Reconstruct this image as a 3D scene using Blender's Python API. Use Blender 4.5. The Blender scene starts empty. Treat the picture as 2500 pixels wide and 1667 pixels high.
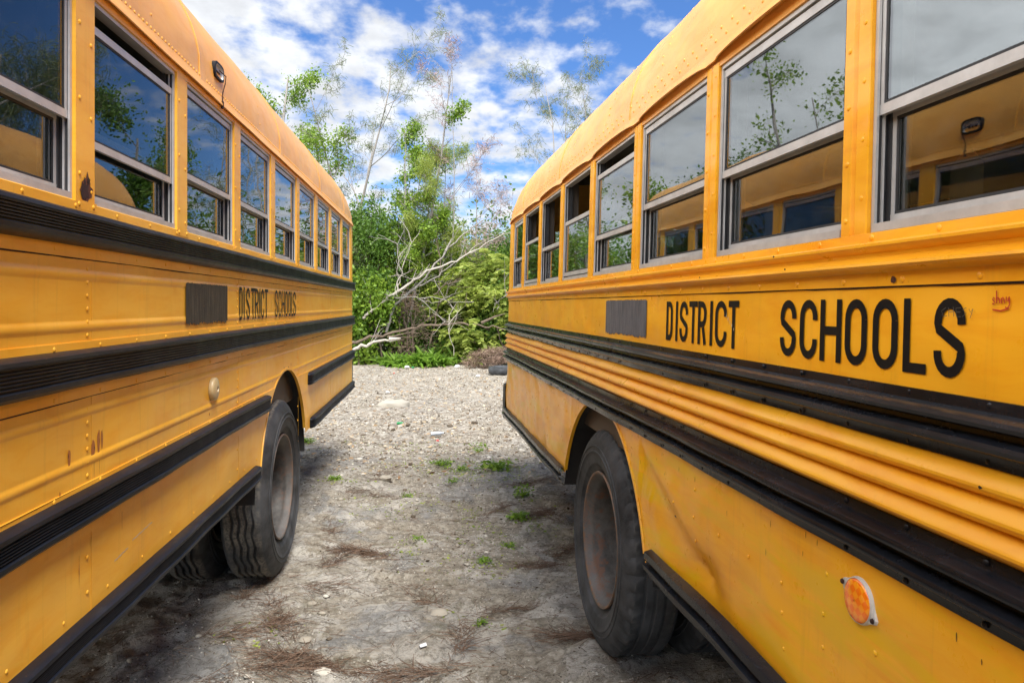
import bpy, math, random
import numpy as np
from mathutils import Vector, Matrix
PI = math.pi
rng = np.random.default_rng(7)
random.seed(7)
S = bpy.context.scene
COL = S.collection
F = 1690.0; HORIZ = 700.0; CAMZ = 1.6

# ------------------------------------------------------------------ helpers
def tag(o, label=None, cat=None, group=None, kind=None):
    if label: o['label'] = label
    if cat: o['category'] = cat
    if group: o['group'] = group
    if kind: o['kind'] = kind
    return o

def empty(name, loc=(0, 0, 0), rot=(0, 0, 0), parent=None):
    o = bpy.data.objects.new(name, None); COL.objects.link(o)
    o.empty_display_size = 0.2
    o.location = loc; o.rotation_euler = rot
    if parent: o.parent = parent
    return o

class MB:
    def __init__(s): s.v = []; s.f = []; s.m = []
    def add(s, vs, fs, m=0):
        b = len(s.v); s.v.extend(vs)
        for f in fs: s.f.append(tuple(b + i for i in f)); s.m.append(m)
    def box(s, x0, x1, y0, y1, z0, z1, m=0):
        s.add([(x0,y0,z0),(x1,y0,z0),(x1,y1,z0),(x0,y1,z0),(x0,y0,z1),(x1,y0,z1),(x1,y1,z1),(x0,y1,z1)],
              [(0,3,2,1),(4,5,6,7),(0,1,5,4),(1,2,6,5),(2,3,7,6),(3,0,4,7)], m)
    def grid(s, pts, m=0, closed=False):
        # pts[i][j]; closed wraps j
        n = len(pts); k = len(pts[0]); b = len(s.v)
        for r in pts: s.v.extend(r)
        for i in range(n - 1):
            for j in range(k if closed else k - 1):
                j2 = (j + 1) % k
                s.f.append((b+i*k+j, b+i*k+j2, b+(i+1)*k+j2, b+(i+1)*k+j)); s.m.append(m)
    def tube(s, pts, rads, n=6, m=0):
        pts = [Vector(p) for p in pts]; rings = []
        up = Vector((0.13, 0.21, 0.97)).normalized()
        for i, p in enumerate(pts):
            d = (pts[min(i+1, len(pts)-1)] - pts[max(i-1, 0)])
            d = d.normalized() if d.length > 1e-9 else Vector((0, 0, 1))
            a = d.cross(up)
            if a.length < 0.1: a = d.cross(Vector((1, 0, 0)))
            a.normalize(); c = d.cross(a)
            rings.append([tuple(p + (a*math.cos(2*PI*k/n) + c*math.sin(2*PI*k/n))*rads[i]) for k in range(n)])
        s.grid(rings, m, closed=True)
        b = len(s.v); s.v.extend(rings[0]); s.f.append(tuple(b+k for k in range(n))); s.m.append(m)
        b = len(s.v); s.v.extend(rings[-1]); s.f.append(tuple(b+k for k in range(n))); s.m.append(m)
    def build(s, name, mats, parent=None, smooth=35):
        me = bpy.data.meshes.new(name)
        me.from_pydata(s.v, [], s.f)
        if not isinstance(mats, (list, tuple)): mats = [mats]
        for mm in mats: me.materials.append(mm)
        if len(mats) > 1: me.polygons.foreach_set('material_index', s.m)
        if smooth:
            me.polygons.foreach_set('use_smooth', [True]*len(me.polygons))
            me.update()
            me.set_sharp_from_angle(angle=math.radians(smooth))
        me.update()
        o = bpy.data.objects.new(name, me); COL.objects.link(o)
        if parent: o.parent = parent
        return o

def np_mesh(name, V, Fq, mat, parent=None, smooth=False):
    """V (n,3), Fq (m,k) numpy"""
    me = bpy.data.meshes.new(name)
    n, (m, k) = len(V), Fq.shape
    me.vertices.add(n); me.vertices.foreach_set('co', np.asarray(V, np.float32).ravel())
    me.loops.add(m*k); me.loops.foreach_set('vertex_index', Fq.astype(np.int32).ravel())
    me.polygons.add(m)
    me.polygons.foreach_set('loop_start', np.arange(0, m*k, k, dtype=np.int32))
    if smooth: me.polygons.foreach_set('use_smooth', np.ones(m, bool))
    me.update(calc_edges=True); me.validate()
    me.materials.append(mat)
    o = bpy.data.objects.new(name, me); COL.objects.link(o)
    if parent: o.parent = parent
    return o

# ------------------------------------------------------------------ materials
class NT:
    def __init__(s, name):
        s.mat = bpy.data.materials.new(name); s.mat.use_nodes = True
        s.t = s.mat.node_tree; s.t.nodes.clear()
        s.out = s.n('ShaderNodeOutputMaterial')
    def n(s, ty, **kw):
        nd = s.t.nodes.new(ty)
        for k, v in kw.items():
            if k in nd.inputs.keys() if isinstance(k, str) else False: nd.inputs[k].default_value = v
            else: setattr(nd, k, v)
        return nd
    def l(s, a, b): s.t.links.new(a, b)
    def coord(s, kind='Object', scale=(1, 1, 1)):
        tc = s.n('ShaderNodeTexCoord'); mp = s.n('ShaderNodeMapping')
        mp.inputs['Scale'].default_value = scale
        s.l(tc.outputs[kind], mp.inputs['Vector']); return mp.outputs[0]
    def noise(s, vec, scale, detail=4, rough=0.55, dist=0.0):
        nd = s.n('ShaderNodeTexNoise'); nd.inputs['Scale'].default_value = scale
        nd.inputs['Detail'].default_value = detail; nd.inputs['Roughness'].default_value = rough
        nd.inputs['Distortion'].default_value = dist
        s.l(vec, nd.inputs['Vector']); return nd.outputs['Fac']
    def ramp(s, fac, stops):
        r = s.n('ShaderNodeValToRGB'); cr = r.color_ramp
        while len(cr.elements) > 1: cr.elements.remove(cr.elements[-1])
        for i, (p, c) in enumerate(stops):
            e = cr.elements[0] if i == 0 else cr.elements.new(p)
            e.position = p
            e.color = (c, c, c, 1) if isinstance(c, (int, float)) else (c[0], c[1], c[2], 1)
        s.l(fac, r.inputs[0]); return r.outputs[0]
    def mix(s, fac, a, b, blend='MIX'):
        m = s.n('ShaderNodeMix'); m.data_type = 'RGBA'; m.blend_type = blend
        for sock, v in ((m.inputs[0], fac), (m.inputs[6], a), (m.inputs[7], b)):
            if isinstance(v, (int, float)): sock.default_value = v
            elif isinstance(v, tuple): sock.default_value = (v[0], v[1], v[2], 1)
            else: s.l(v, sock)
        return m.outputs[2]
    def math(s, op, a, b=0.0):
        m = s.n('ShaderNodeMath'); m.operation = op
        for sock, v in ((m.inputs[0], a), (m.inputs[1], b)):
            if isinstance(v, (int, float)): sock.default_value = v
            else: s.l(v, sock)
        return m.outputs[0]
    def bump(s, h, strength=0.3, dist=0.01, normal=None):
        b = s.n('ShaderNodeBump'); b.inputs['Strength'].default_value = strength
        b.inputs['Distance'].default_value = dist
        s.l(h, b.inputs['Height'])
        if normal: s.l(normal, b.inputs['Normal'])
        return b.outputs[0]
    def bsdf(s, base, rough=0.5, metal=0.0, normal=None, spec=0.5, coat=0.0, trans=None):
        p = s.n('ShaderNodeBsdfPrincipled')
        for nm, v in (('Base Color', base), ('Roughness', rough), ('Metallic', metal), ('Specular IOR Level', spec), ('Coat Weight', coat)):
            if isinstance(v, (int, float)): p.inputs[nm].default_value = v
            elif isinstance(v, tuple): p.inputs[nm].default_value = (v[0], v[1], v[2], 1)
            else: s.l(v, p.inputs[nm])
        if coat: p.inputs['Coat Roughness'].default_value = 0.12
        if normal: s.l(normal, p.inputs['Normal'])
        s.l(p.outputs[0], s.out.inputs[0]); s.p = p
        return s.mat

def paint_mat(name, base, dark, light, spots=0.0, rough=0.34, warp=0.004, dirt=(0.16, 0.09, 0.04), coat=0.0):
    k = NT(name); v = k.coord()
    big = k.noise(v, 1.3, 5, 0.6); med = k.noise(k.coord(scale=(1.2, 1.2, 5)), 4, 6, 0.65, 0.6)
    streak = k.noise(k.coord(scale=(14, 14, 0.8)), 2.2, 6, 0.7)
    c = k.mix(k.ramp(big, [(0.35, 0.0), (0.68, 1.0)]), base, light)
    c = k.mix(k.math('MULTIPLY', k.ramp(med, [(0.45, 0.0), (0.68, 1.0)]), 0.75), c, dark)
    c = k.mix(k.math('MULTIPLY', k.ramp(streak, [(0.56, 0.0), (0.74, 1.0)]), 0.16), c, dirt)
    fine = k.noise(v, 55, 5, 0.7)
    big2 = k.noise(v, 3.1, 3, 0.5)
    sp = k.math('MULTIPLY', k.ramp(fine, [(0.70, 0.0), (0.74, 1.0)]), k.ramp(big2, [(0.5, 0.0), (0.62, 1.0)]))
    c = k.mix(k.math('MULTIPLY', sp, spots), c, (0.10, 0.035, 0.015))
    scr = k.noise(k.coord(scale=(3, 3, 70)), 2.5, 3, 0.5, 1.5)
    c = k.mix(k.math('MULTIPLY', k.ramp(scr, [(0.695, 0.0), (0.72, 1.0)]), 0.18), c, light)
    r = k.math('ADD', k.math('MULTIPLY', k.noise(v, 9, 6, 0.7), 0.30), rough - 0.14)
    w = k.noise(k.coord(scale=(1, 1, 1.6)), 2.6, 2, 0.4)
    if coat:     # rubbed diagonal streaks of older, greener yellow
        mp = k.n('ShaderNodeMapping'); mp.inputs['Rotation'].default_value = (0, math.radians(coat), 0); mp.inputs['Scale'].default_value = (1.1, 1, 7)
        k.l(v, mp.inputs['Vector']); sn = k.noise(mp.outputs[0], 1.6, 5, 0.6, 0.4)
        zz = k.n('ShaderNodeSeparateXYZ'); k.l(v, zz.inputs[0])
        lowp = k.ramp(zz.outputs[2], [(0.50, 1.0), (1.0, 1.0)])
        lowp = k.math('LESS_THAN', zz.outputs[2], 1.113)
        c = k.mix(k.math('MULTIPLY', k.math('MULTIPLY', k.ramp(sn, [(0.52, 0.0), (0.62, 1.0)]), lowp), 0.8), c, (0.76, 0.44, 0.004))
        c = k.mix(k.math('MULTIPLY', k.math('MULTIPLY', k.ramp(sn, [(0.30, 1.0), (0.42, 0.0)]), lowp), 0.6), c, (0.66, 0.26, 0.035))
        coat = 0
    n1 = k.bump(w, 0.8, warp*9)
    n2 = k.bump(k.noise(v, 170, 3, 0.6), 0.10, 0.001, n1)
    return k.bsdf(c, r, 0, n2, 0.36, coat)

M = {}
M['yellowL'] = paint_mat('bus_yellow_weathered', (0.880, 0.435, 0.034), (0.830, 0.360, 0.018), (0.890, 0.495, 0.065), 0.8, 0.36, 0.0018)
M['yellowR'] = paint_mat('bus_yellow_glossy', (0.860, 0.385, 0.012), (0.790, 0.300, 0.007), (0.870, 0.430, 0.024), 0.5, 0.30, 0.005, coat=-22)
M['roofL'] = paint_mat('roof_yellow_left', (0.840, 0.410, 0.075), (0.80, 0.36, 0.05), (0.86, 0.46, 0.11), 0.5, 0.34, 0.003)
M['roofR'] = paint_mat('roof_yellow_right', (0.830, 0.390, 0.075), (0.77, 0.33, 0.045), (0.84, 0.43, 0.11), 0.5, 0.30, 0.004)

def black_mat(name, chips, rough=0.36):
    k = NT(name); v = k.coord()
    n = k.noise(v, 3.5, 6, 0.7); f = k.noise(v, 45, 6, 0.72); g = k.noise(v, 2.2, 4, 0.6)
    c = k.mix(k.ramp(n, [(0.35, 0.0), (0.7, 1.0)]), (0.005, 0.006, 0.008), (0.012, 0.013, 0.017))
    m = k.math('MULTIPLY', k.ramp(f, [(0.66, 0.0), (0.70, 1.0)]), k.ramp(g, [(0.55, 0.0), (0.66, 1.0)]))
    c = k.mix(k.math('MULTIPLY', m, chips), c, (0.20, 0.09, 0.03))
    d = k.noise(k.coord(scale=(1, 1, 8)), 7, 6, 0.75)
    c = k.mix(k.math('MULTIPLY', k.ramp(d, [(0.52, 0.0), (0.75, 1.0)]), 0.10), c, (0.17, 0.165, 0.16))
    r = k.math('ADD', k.math('MULTIPLY', k.noise(v, 14, 5, 0.7), 0.35), rough - 0.15)
    return k.bsdf(c, r, 0, k.bump(f, 0.15, 0.002), 0.26)
M['railL'] = black_mat('rub_rail_black_worn', 1.0, 0.38)
M['railR'] = black_mat('rub_rail_black_gloss', 0.08, 0.22)
M['bumper'] = black_mat('bumper_black', 0.8, 0.5)

def simple(name, c1, c2, scale=8, rough=0.6, metal=0.0, bump=0.2, bd=0.002, coordscale=(1,1,1), spec=.5):
    k = NT(name); v = k.coord(scale=coordscale)
    n = k.noise(v, scale, 6, 0.65)
    c = k.mix(k.ramp(n, [(0.3, 0.0), (0.7, 1.0)]), c1, c2)
    return k.bsdf(c, rough, metal, k.bump(k.noise(v, scale*6, 4, 0.6), bump, bd), spec)
M['alu'] = simple('aluminium_frame', (0.56, 0.55, 0.525), (0.40, 0.39, 0.37), 12, 0.42, 0.30, 0.15, 0.001)
M['rubber'] = simple('black_rubber', (0.012, 0.012, 0.013), (0.03, 0.03, 0.03), 20, 0.65)
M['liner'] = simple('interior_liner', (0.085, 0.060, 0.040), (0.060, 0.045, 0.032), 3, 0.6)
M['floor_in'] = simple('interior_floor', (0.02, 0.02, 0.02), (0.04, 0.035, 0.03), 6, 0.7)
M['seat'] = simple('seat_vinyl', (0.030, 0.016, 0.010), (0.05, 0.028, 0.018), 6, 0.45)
M['chassis'] = simple('chassis_black', (0.010, 0.010, 0.010), (0.03, 0.026, 0.022), 6, 0.8)
M['letter'] = simple('letter_black_paint', (0.004, 0.004, 0.005), (0.009, 0.009, 0.009), 14, 0.45, spec=.18)
M['letterL'] = simple('letter_faded_paint', (0.010, 0.010, 0.009), (0.020, 0.018, 0.014), 30, 0.5, spec=.18)
M['red_ink'] = simple('red_marker_ink', (0.45, 0.03, 0.01), (0.5, 0.06, 0.01), 30, 0.5)
M['scratch'] = simple('pale_scratch', (0.62, 0.50, 0.34), (0.5, 0.4, 0.28), 30, 0.6)
M['rust'] = simple('rust_patch', (0.16, 0.048, 0.016), (0.05, 0.018, 0.010), 60, 0.85, 0, 0.8, 0.003)
M['rust_soft'] = simple('rust_stain', (0.46, 0.17, 0.035), (0.36, 0.12, 0.03), 60, 0.6, 0, 0.1, 0.001)
M['hole'] = simple('rust_hole', (0.012, 0.006, 0.004), (0.05, 0.015, 0.008), 60, 0.9)
M['white_pl'] = simple('white_plastic', (0.66, 0.64, 0.60), (0.5, 0.48, 0.43), 40, 0.4)
M['lamp_beige'] = simple('aged_lamp_plastic', (0.46, 0.33, 0.15), (0.56, 0.44, 0.24), 30, 0.35)
M['red_lens'] = simple('red_lens', (0.4, 0.01, 0.008), (0.3, 0.01, 0.008), 10, 0.2)

def patch_mat(name, a, b, grit):
    k = NT(name); v = k.coord(scale=(30, 1, 3)); n = k.noise(v, 3, 6, 0.75)
    c = k.mix(k.ramp(n, [(0.42, 0.0), (0.70, 1.0)]), a, b)
    e = k.noise(k.coord(), 60, 5, 0.8)
    c = k.mix(k.math('MULTIPLY', k.ramp(e, [(0.63, 0.0), (0.70, 1.0)]), grit), c, (0.6, 0.27, 0.04))
    return k.bsdf(c, 0.55, 0, k.bump(n, 0.2, 0.002))
M['patchL'] = patch_mat('black_overpaint', (0.010, 0.010, 0.010), (0.085, 0.075, 0.055), 0.6)
M['patchR'] = patch_mat('grey_overpaint', (0.060, 0.063, 0.074), (0.17, 0.17, 0.185), 0.6)

def lens_mat():
    k = NT('amber_lens'); v = k.coord(scale=(1, 1, 1))
    rot = k.n('ShaderNodeMapping'); rot.inputs['Rotation'].default_value = (0, PI/4, 0)
    k.l(v, rot.inputs['Vector'])
    ch = k.n('ShaderNodeTexChecker'); ch.inputs['Scale'].default_value = 75
    ch.inputs['Color1'].default_value = (1.0, 0.33, 0.01, 1); ch.inputs['Color2'].default_value = (0.95, 0.19, 0.003, 1)
    sw = k.n('ShaderNodeMapping'); sw.inputs['Location'].default_value = (0, 0.5, 0); sw.inputs['Scale'].default_value = (1, 0, 1)
    k.l(rot.outputs[0], sw.inputs['Vector']); k.l(sw.outputs[0], ch.inputs['Vector'])
    return k.bsdf(ch.outputs[0], 0.18, 0, None, 0.6, 0.5)
M['amber'] = lens_mat()

def tyre_mat(name, dust):
    k = NT(name); v = k.coord(); n = k.noise(v, 7, 7, 0.75); f = k.noise(v, 60, 5, 0.7)
    c = k.mix(k.ramp(n, [(0.4, 0.0), (0.65, 1.0)]), (0.014, 0.015, 0.016), (0.045, 0.047, 0.050))
    # dust that sits on the tread only (far from the axle)
    sx = k.n('ShaderNodeSeparateXYZ'); tc = k.n('ShaderNodeTexCoord'); k.l(tc.outputs['Object'], sx.inputs[0])
    r2 = k.math('SQRT', k.math('ADD', k.math('POWER', sx.outputs[0], 2.0), k.math('POWER', sx.outputs[2], 2.0)))
    tr = k.ramp(r2, [(0.492, 0.0), (0.503, 1.0)])
    d = k.math('MULTIPLY', k.math('MULTIPLY', tr, dust), k.math('MULTIPLY', k.ramp(f, [(0.40, 0.2), (0.58, 1.0)]), k.ramp(k.noise(v, 5, 4, 0.6), [(0.38, 0.15), (0.6, 1.0)])))
    c = k.mix(d, c, (0.27, 0.23, 0.17))
    d2 = k.math('MULTIPLY', k.ramp(k.noise(v, 3, 5, 0.7), [(0.45, 0.0), (0.7, 1.0)]), 0.45)
    c = k.mix(d2, c, (0.11, 0.115, 0.12))
    return k.bsdf(c, 0.66, 0, k.bump(f, 0.4, 0.003), 0.4)
M['tyreL'] = tyre_mat('tyre_dusty', 0.75)
M['tyreR'] = tyre_mat('tyre_smooth_dusty', 0.55)
def rim_mat(name, rusty):
    k = NT(name); v = k.coord(); n = k.noise(v, 6, 7, 0.75); f = k.noise(v, 40, 5, 0.7)
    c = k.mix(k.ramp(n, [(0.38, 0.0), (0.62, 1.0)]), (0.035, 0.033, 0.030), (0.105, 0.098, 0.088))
    rr = k.math('MULTIPLY', k.ramp(k.noise(v, 9, 6, 0.8), [(0.52, 0.0), (0.60, 1.0)]), rusty)
    c = k.mix(rr, c, (0.13, 0.055, 0.026))
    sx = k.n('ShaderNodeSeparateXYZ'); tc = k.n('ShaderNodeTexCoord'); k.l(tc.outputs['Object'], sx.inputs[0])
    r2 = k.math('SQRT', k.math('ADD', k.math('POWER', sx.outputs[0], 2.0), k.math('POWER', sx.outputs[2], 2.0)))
    c = k.mix(k.math('MULTIPLY', k.ramp(r2, [(0.268, 0.0), (0.280, 1.0)]), 0.22), c, (0.27, 0.26, 0.245))  # flange highlight put into the colour, so the darker disc looks deeper
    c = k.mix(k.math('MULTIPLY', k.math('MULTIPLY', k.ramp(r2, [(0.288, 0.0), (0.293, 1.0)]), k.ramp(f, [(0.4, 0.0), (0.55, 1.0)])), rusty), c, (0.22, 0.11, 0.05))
    return k.bsdf(c, 0.62, 0.15, k.bump(f, 0.5, 0.003))
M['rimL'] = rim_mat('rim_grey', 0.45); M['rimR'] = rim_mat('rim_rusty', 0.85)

def glass_mat(name, tint, ior, wob):
    k = NT(name); v = k.coord(scale=(1, 1, 1))
    h = k.noise(k.coord(scale=(1.0, 1.0, 2.2)), 3.0, 1, 0.4)
    nrm = k.bump(h, 0.5, wob)
    gl = k.n('ShaderNodeBsdfGlossy'); gl.inputs['Roughness'].default_value = 0.012
    gl.inputs['Color'].default_value = (0.95, 0.97, 1.0, 1)
    k.l(nrm, gl.inputs['Normal'])
    tr = k.n('ShaderNodeBsdfTransparent'); tr.inputs['Color'].default_value = (*tint, 1)
    df = k.n('ShaderNodeBsdfDiffuse'); df.inputs['Color'].default_value = (0.35, 0.34, 0.31, 1)
    dm = k.n('ShaderNodeMixShader')
    dirt = k.math('MULTIPLY', k.ramp(k.noise(v, 9, 6, 0.8), [(0.5, 0.0), (0.75, 1.0)]), 0.05)
    k.l(dirt, dm.inputs[0]); k.l(tr.outputs[0], dm.inputs[1]); k.l(df.outputs[0], dm.inputs[2])
    ge = k.n('ShaderNodeNewGeometry'); fr = k.n('ShaderNodeFresnel')
    k.l(k.math('ADD', k.math('MULTIPLY', ge.outputs['Backfacing'], 1/ior-ior), ior), fr.inputs['IOR'])
    mx = k.n('ShaderNodeMixShader'); k.l(fr.outputs[0], mx.inputs[0])
    k.l(dm.outputs[0], mx.inputs[1]); k.l(gl.outputs[0], mx.inputs[2])
    k.l(mx.outputs[0], k.out.inputs[0]); return k.mat
M['glassL'] = glass_mat('window_glass_left', (0.50, 0.53, 0.51), 1.60, 0.0016)
M['glassR'] = glass_mat('window_glass_right', (0.72, 0.76, 0.72), 1.95, 0.0014)

def leaf_mat(name, cols, rough=0.5, trans=0.35):
    k = NT(name); g = k.n('ShaderNodeNewGeometry')
    c = k.ramp(g.outputs['Random Per Island'], [(i/(max(1, len(cols)-1)), x) for i, x in enumerate(cols)])
    big = k.noise(k.coord(), 1.1, 3, 0.6)
    c = k.mix(k.math('MULTIPLY', k.ramp(big, [(0.35, 0.0), (0.65, 1.0)]), 0.5), c, cols[-1])
    k.bsdf(c, rough, 0, None, 0.35)
    t = k.n('ShaderNodeBsdfTranslucent'); k.l(c, t.inputs['Color'])
    m = k.n('ShaderNodeMixShader'); m.inputs[0].default_value = trans
    k.l(k.p.outputs[0], m.inputs[1]); k.l(t.outputs[0], m.inputs[2]); k.l(m.outputs[0], k.out.inputs[0])
    return k.mat
M['leaf_dark'] = leaf_mat('leaves_dark_green', [(0.035, 0.085, 0.012), (0.075, 0.160, 0.018), (0.150, 0.260, 0.035)])
M['leaf_mid'] = leaf_mat('leaves_fresh_green', [(0.060, 0.140, 0.012), (0.14, 0.255, 0.020), (0.29, 0.41, 0.045)])
M['leaf_yel'] = leaf_mat('leaves_yellow_green', [(0.14, 0.21, 0.026), (0.25, 0.33, 0.04), (0.38, 0.43, 0.09)])
M['leaf_strap'] = leaf_mat('leaves_strap', [(0.09, 0.20, 0.02), (0.15, 0.29, 0.03), (0.24, 0.38, 0.05)], 0.4)
M['leaf_needle'] = leaf_mat('needles_olive', [(0.08, 0.12, 0.035), (0.14, 0.18, 0.06), (0.22, 0.24, 0.11)])
M['twig_dry'] = leaf_mat('dry_twigs', [(0.16, 0.10, 0.06), (0.24, 0.17, 0.11), (0.32, 0.22, 0.17)], 0.8, 0.1)
M['twig_pink'] = leaf_mat('reddish_twigs', [(0.26, 0.16, 0.14), (0.34, 0.22, 0.20), (0.40, 0.30, 0.26)], 0.8, 0.1)
M['bark_grey'] = simple('bark_grey', (0.22, 0.19, 0.16), (0.36, 0.33, 0.29), 10, 0.85, 0, 0.6, 0.01, (4, 4, 1))
M['bark_pale'] = simple('bark_bleached', (0.36, 0.31, 0.25), (0.52, 0.47, 0.40), 8, 0.8, 0, 0.6, 0.01, (1, 4, 4))
M['bark_brown'] = simple('bark_brown', (0.12, 0.085, 0.06), (0.23, 0.17, 0.12), 12, 0.9, 0, 0.8, 0.012, (2, 4, 4))

# ------------------------------------------------------------------ value noise
_perm = rng.random((256, 256))
def vnoise(x, y, sc):
    x = np.asarray(x)*sc; y = np.asarray(y)*sc
    xi = np.floor(x).astype(int); yi = np.floor(y).astype(int)
    fx = x - xi; fy = y - yi; fx = fx*fx*(3-2*fx); fy = fy*fy*(3-2*fy)
    g = lambda a, b: _perm[a % 256, b % 256]
    return (g(xi,yi)*(1-fx)+g(xi+1,yi)*fx)*(1-fy) + (g(xi,yi+1)*(1-fx)+g(xi+1,yi+1)*fx)*fy
def ground_z(x, y):
    x = np.asarray(x, float); y = np.asarray(y, float)
    z = 0.035*(vnoise(x, y, 0.7)-.5)
    n = vnoise(x, y, 3.1)*.6 + vnoise(x+5, y, 7.3)*.4
    z += 0.024*np.clip((n-.47)*9, 0, 1) + .010*np.clip((vnoise(x+2, y+7, 9.3)-.52)*7, 0, 1) + .006*np.clip((vnoise(x+8, y+1, 19.0)-.55)*6, 0, 1)
    z += 0.012*(vnoise(x, y, 14.0)-.5) + 0.007*(vnoise(x+3, y+9, 31.0)-.5)
    z += .030*np.clip((-x-.7-.1*(y-4))/.5, 0, 1)*np.clip((9-y)/3, 0, 1)
    z += .024*np.clip((x+.05*(y-3)-.1)/.4, 0, 1)*np.clip((7-y)/3, 0, 1)
    far = np.clip((y-14)/8, 0, 1)
    return z - 0.012 + far*0.05*vnoise(x, y, 1.1)

# ------------------------------------------------------------------ ground
def axis(lo, hi, a, b, st, g=1.12):
    v = list(np.arange(a, b, st)); s = st
    while v[-1] < hi: s *= g; v.append(v[-1]+s)
    s = st
    while v[0] > lo: s *= g; v.insert(0, v[0]-s)
    return np.array(v)
gx = axis(-300, 300, -3.2, 2.6, 0.022); gy = axis(-60, 420, 1.4, 9.0, 0.022, 1.022)
GX, GY = np.meshgrid(gx, gy); nx, ny = len(gx), len(gy)
V = np.stack([GX.ravel(), GY.ravel(), ground_z(GX, GY).ravel()], 1)
ii = (np.arange(ny-1)[:, None]*nx + np.arange(nx-1)[None, :]).ravel()
Fq = np.stack([ii, ii+1, ii+nx+1, ii+nx], 1)
def ground_mat():
    k = NT('limestone_ground'); v = k.coord()
    a = k.noise(v, 1.1, 6, 0.62, 0.4); b = k.noise(v, 4.2, 8, 0.68, 0.5); c_ = k.noise(v, 17, 6, 0.7)
    f = k.noise(v, 85, 5, 0.75)
    rock = k.mix(k.ramp(b, [(0.32, 0.0), (0.68, 1.0)]), (0.28, 0.255, 0.215), (0.62, 0.585, 0.515))
    soil = k.mix(k.ramp(c_, [(0.35, 0.0), (0.65, 1.0)]), (0.215, 0.185, 0.14), (0.46, 0.42, 0.345))
    grey = k.mix(k.ramp(c_, [(0.35, 0.0), (0.7, 1.0)]), (0.20, 0.205, 0.205), (0.33, 0.33, 0.32))
    c = k.mix(k.ramp(k.noise(v, 2.3, 8, 0.7, 0.8), [(0.465, 0.0), (0.50, 1.0)]), rock, soil)
    c = k.mix(k.math('MULTIPLY', k.ramp(a, [(0.54, 0.0), (0.60, 1.0)]), 0.75), c, grey)
    # paler gravel beyond eight metres
    sp = k.n('ShaderNodeSeparateXYZ'); k.l(v, sp.inputs[0])
    far = k.ramp(k.math('MULTIPLY', sp.outputs[1], 0.05), [(0.27, 0.0), (0.44, 1.0)])
    pale = k.mix(k.ramp(k.noise(v, 9, 7, 0.8), [(0.42, 0.0), (0.58, 1.0)]), (0.17, 0.13, 0.09), (0.44, 0.40, 0.33))
    c = k.mix(k.math('MULTIPLY', far, 0.75), c, pale)
    moss = k.math('MULTIPLY', k.ramp(k.noise(v, 3.4, 7, 0.75), [(0.56, 0.0), (0.64, 1.0)]), k.ramp(f, [(0.4, 0.0), (0.6, 1.0)]))
    c = k.mix(k.math('MULTIPLY', moss, 0.6), c, (0.095, 0.095, 0.032))
    dk = k.ramp(k.noise(v, 33, 7, 0.8), [(0.54, 0.0), (0.66, 1.0)])
    c = k.mix(k.math('MULTIPLY', dk, 0.65), c, (0.065, 0.052, 0.038))
    lt = k.ramp(f, [(0.60, 0.0), (0.70, 1.0)])
    c = k.mix(k.math('MULTIPLY', lt, 0.5), c, (0.62, 0.58, 0.51))
    cr = k.noise(v, 24, 9, 0.82, 0.6)
    c = k.mix(k.math('MULTIPLY', k.ramp(cr, [(0.36, 1.0), (0.46, 0.0)]), 0.7), c, (0.075, 0.062, 0.047))
    c = k.mix(k.math('MULTIPLY', k.ramp(cr, [(0.56, 0.0), (0.64, 1.0)]), 0.55), c, (0.60, 0.565, 0.50))
    # broken slab edges in the limestone
    vo = k.n('ShaderNodeTexVoronoi'); vo.feature = 'DISTANCE_TO_EDGE'; vo.inputs['Scale'].default_value = 5.5
    va = k.n('ShaderNodeVectorMath'); va.operation = 'ADD'; nz = k.n('ShaderNodeTexNoise'); nz.inputs['Scale'].default_value = 6; nz.inputs['Detail'].default_value = 6; nz.inputs['Roughness'].default_value = .7
    k.l(v, nz.inputs['Vector']); vs = k.n('ShaderNodeVectorMath'); vs.operation = 'SCALE'; vs.inputs['Scale'].default_value = .35
    k.l(nz.outputs['Color'], vs.inputs[0]); k.l(v, va.inputs[0]); k.l(vs.outputs[0], va.inputs[1]); k.l(va.outputs[0], vo.inputs['Vector'])
    ck = k.math('MULTIPLY', k.ramp(vo.outputs['Distance'], [(0.01, 1.0), (0.05, 0.0)]), k.ramp(c_, [(0.40, 0.0), (0.55, 1.0)]))
    c = k.mix(k.math('MULTIPLY', ck, 0.6), c, (0.085, 0.075, 0.055))
    h = k.math('ADD', k.math('MULTIPLY', cr, 0.6), k.math('MULTIPLY', f, 0.4))
    n1 = k.bump(b, 0.7, 0.03); n2 = k.bump(h, 1.0, 0.030, n1)
    return k.bsdf(c, 0.92, 0, n2, 0.25)
g = np_mesh('ground', V, Fq, ground_mat(), smooth=True); tag(g, kind='structure')

def px2g(x, y):
    Y = CAMZ*F/(y-HORIZ); return ((x-1176)*Y/F, Y)

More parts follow.
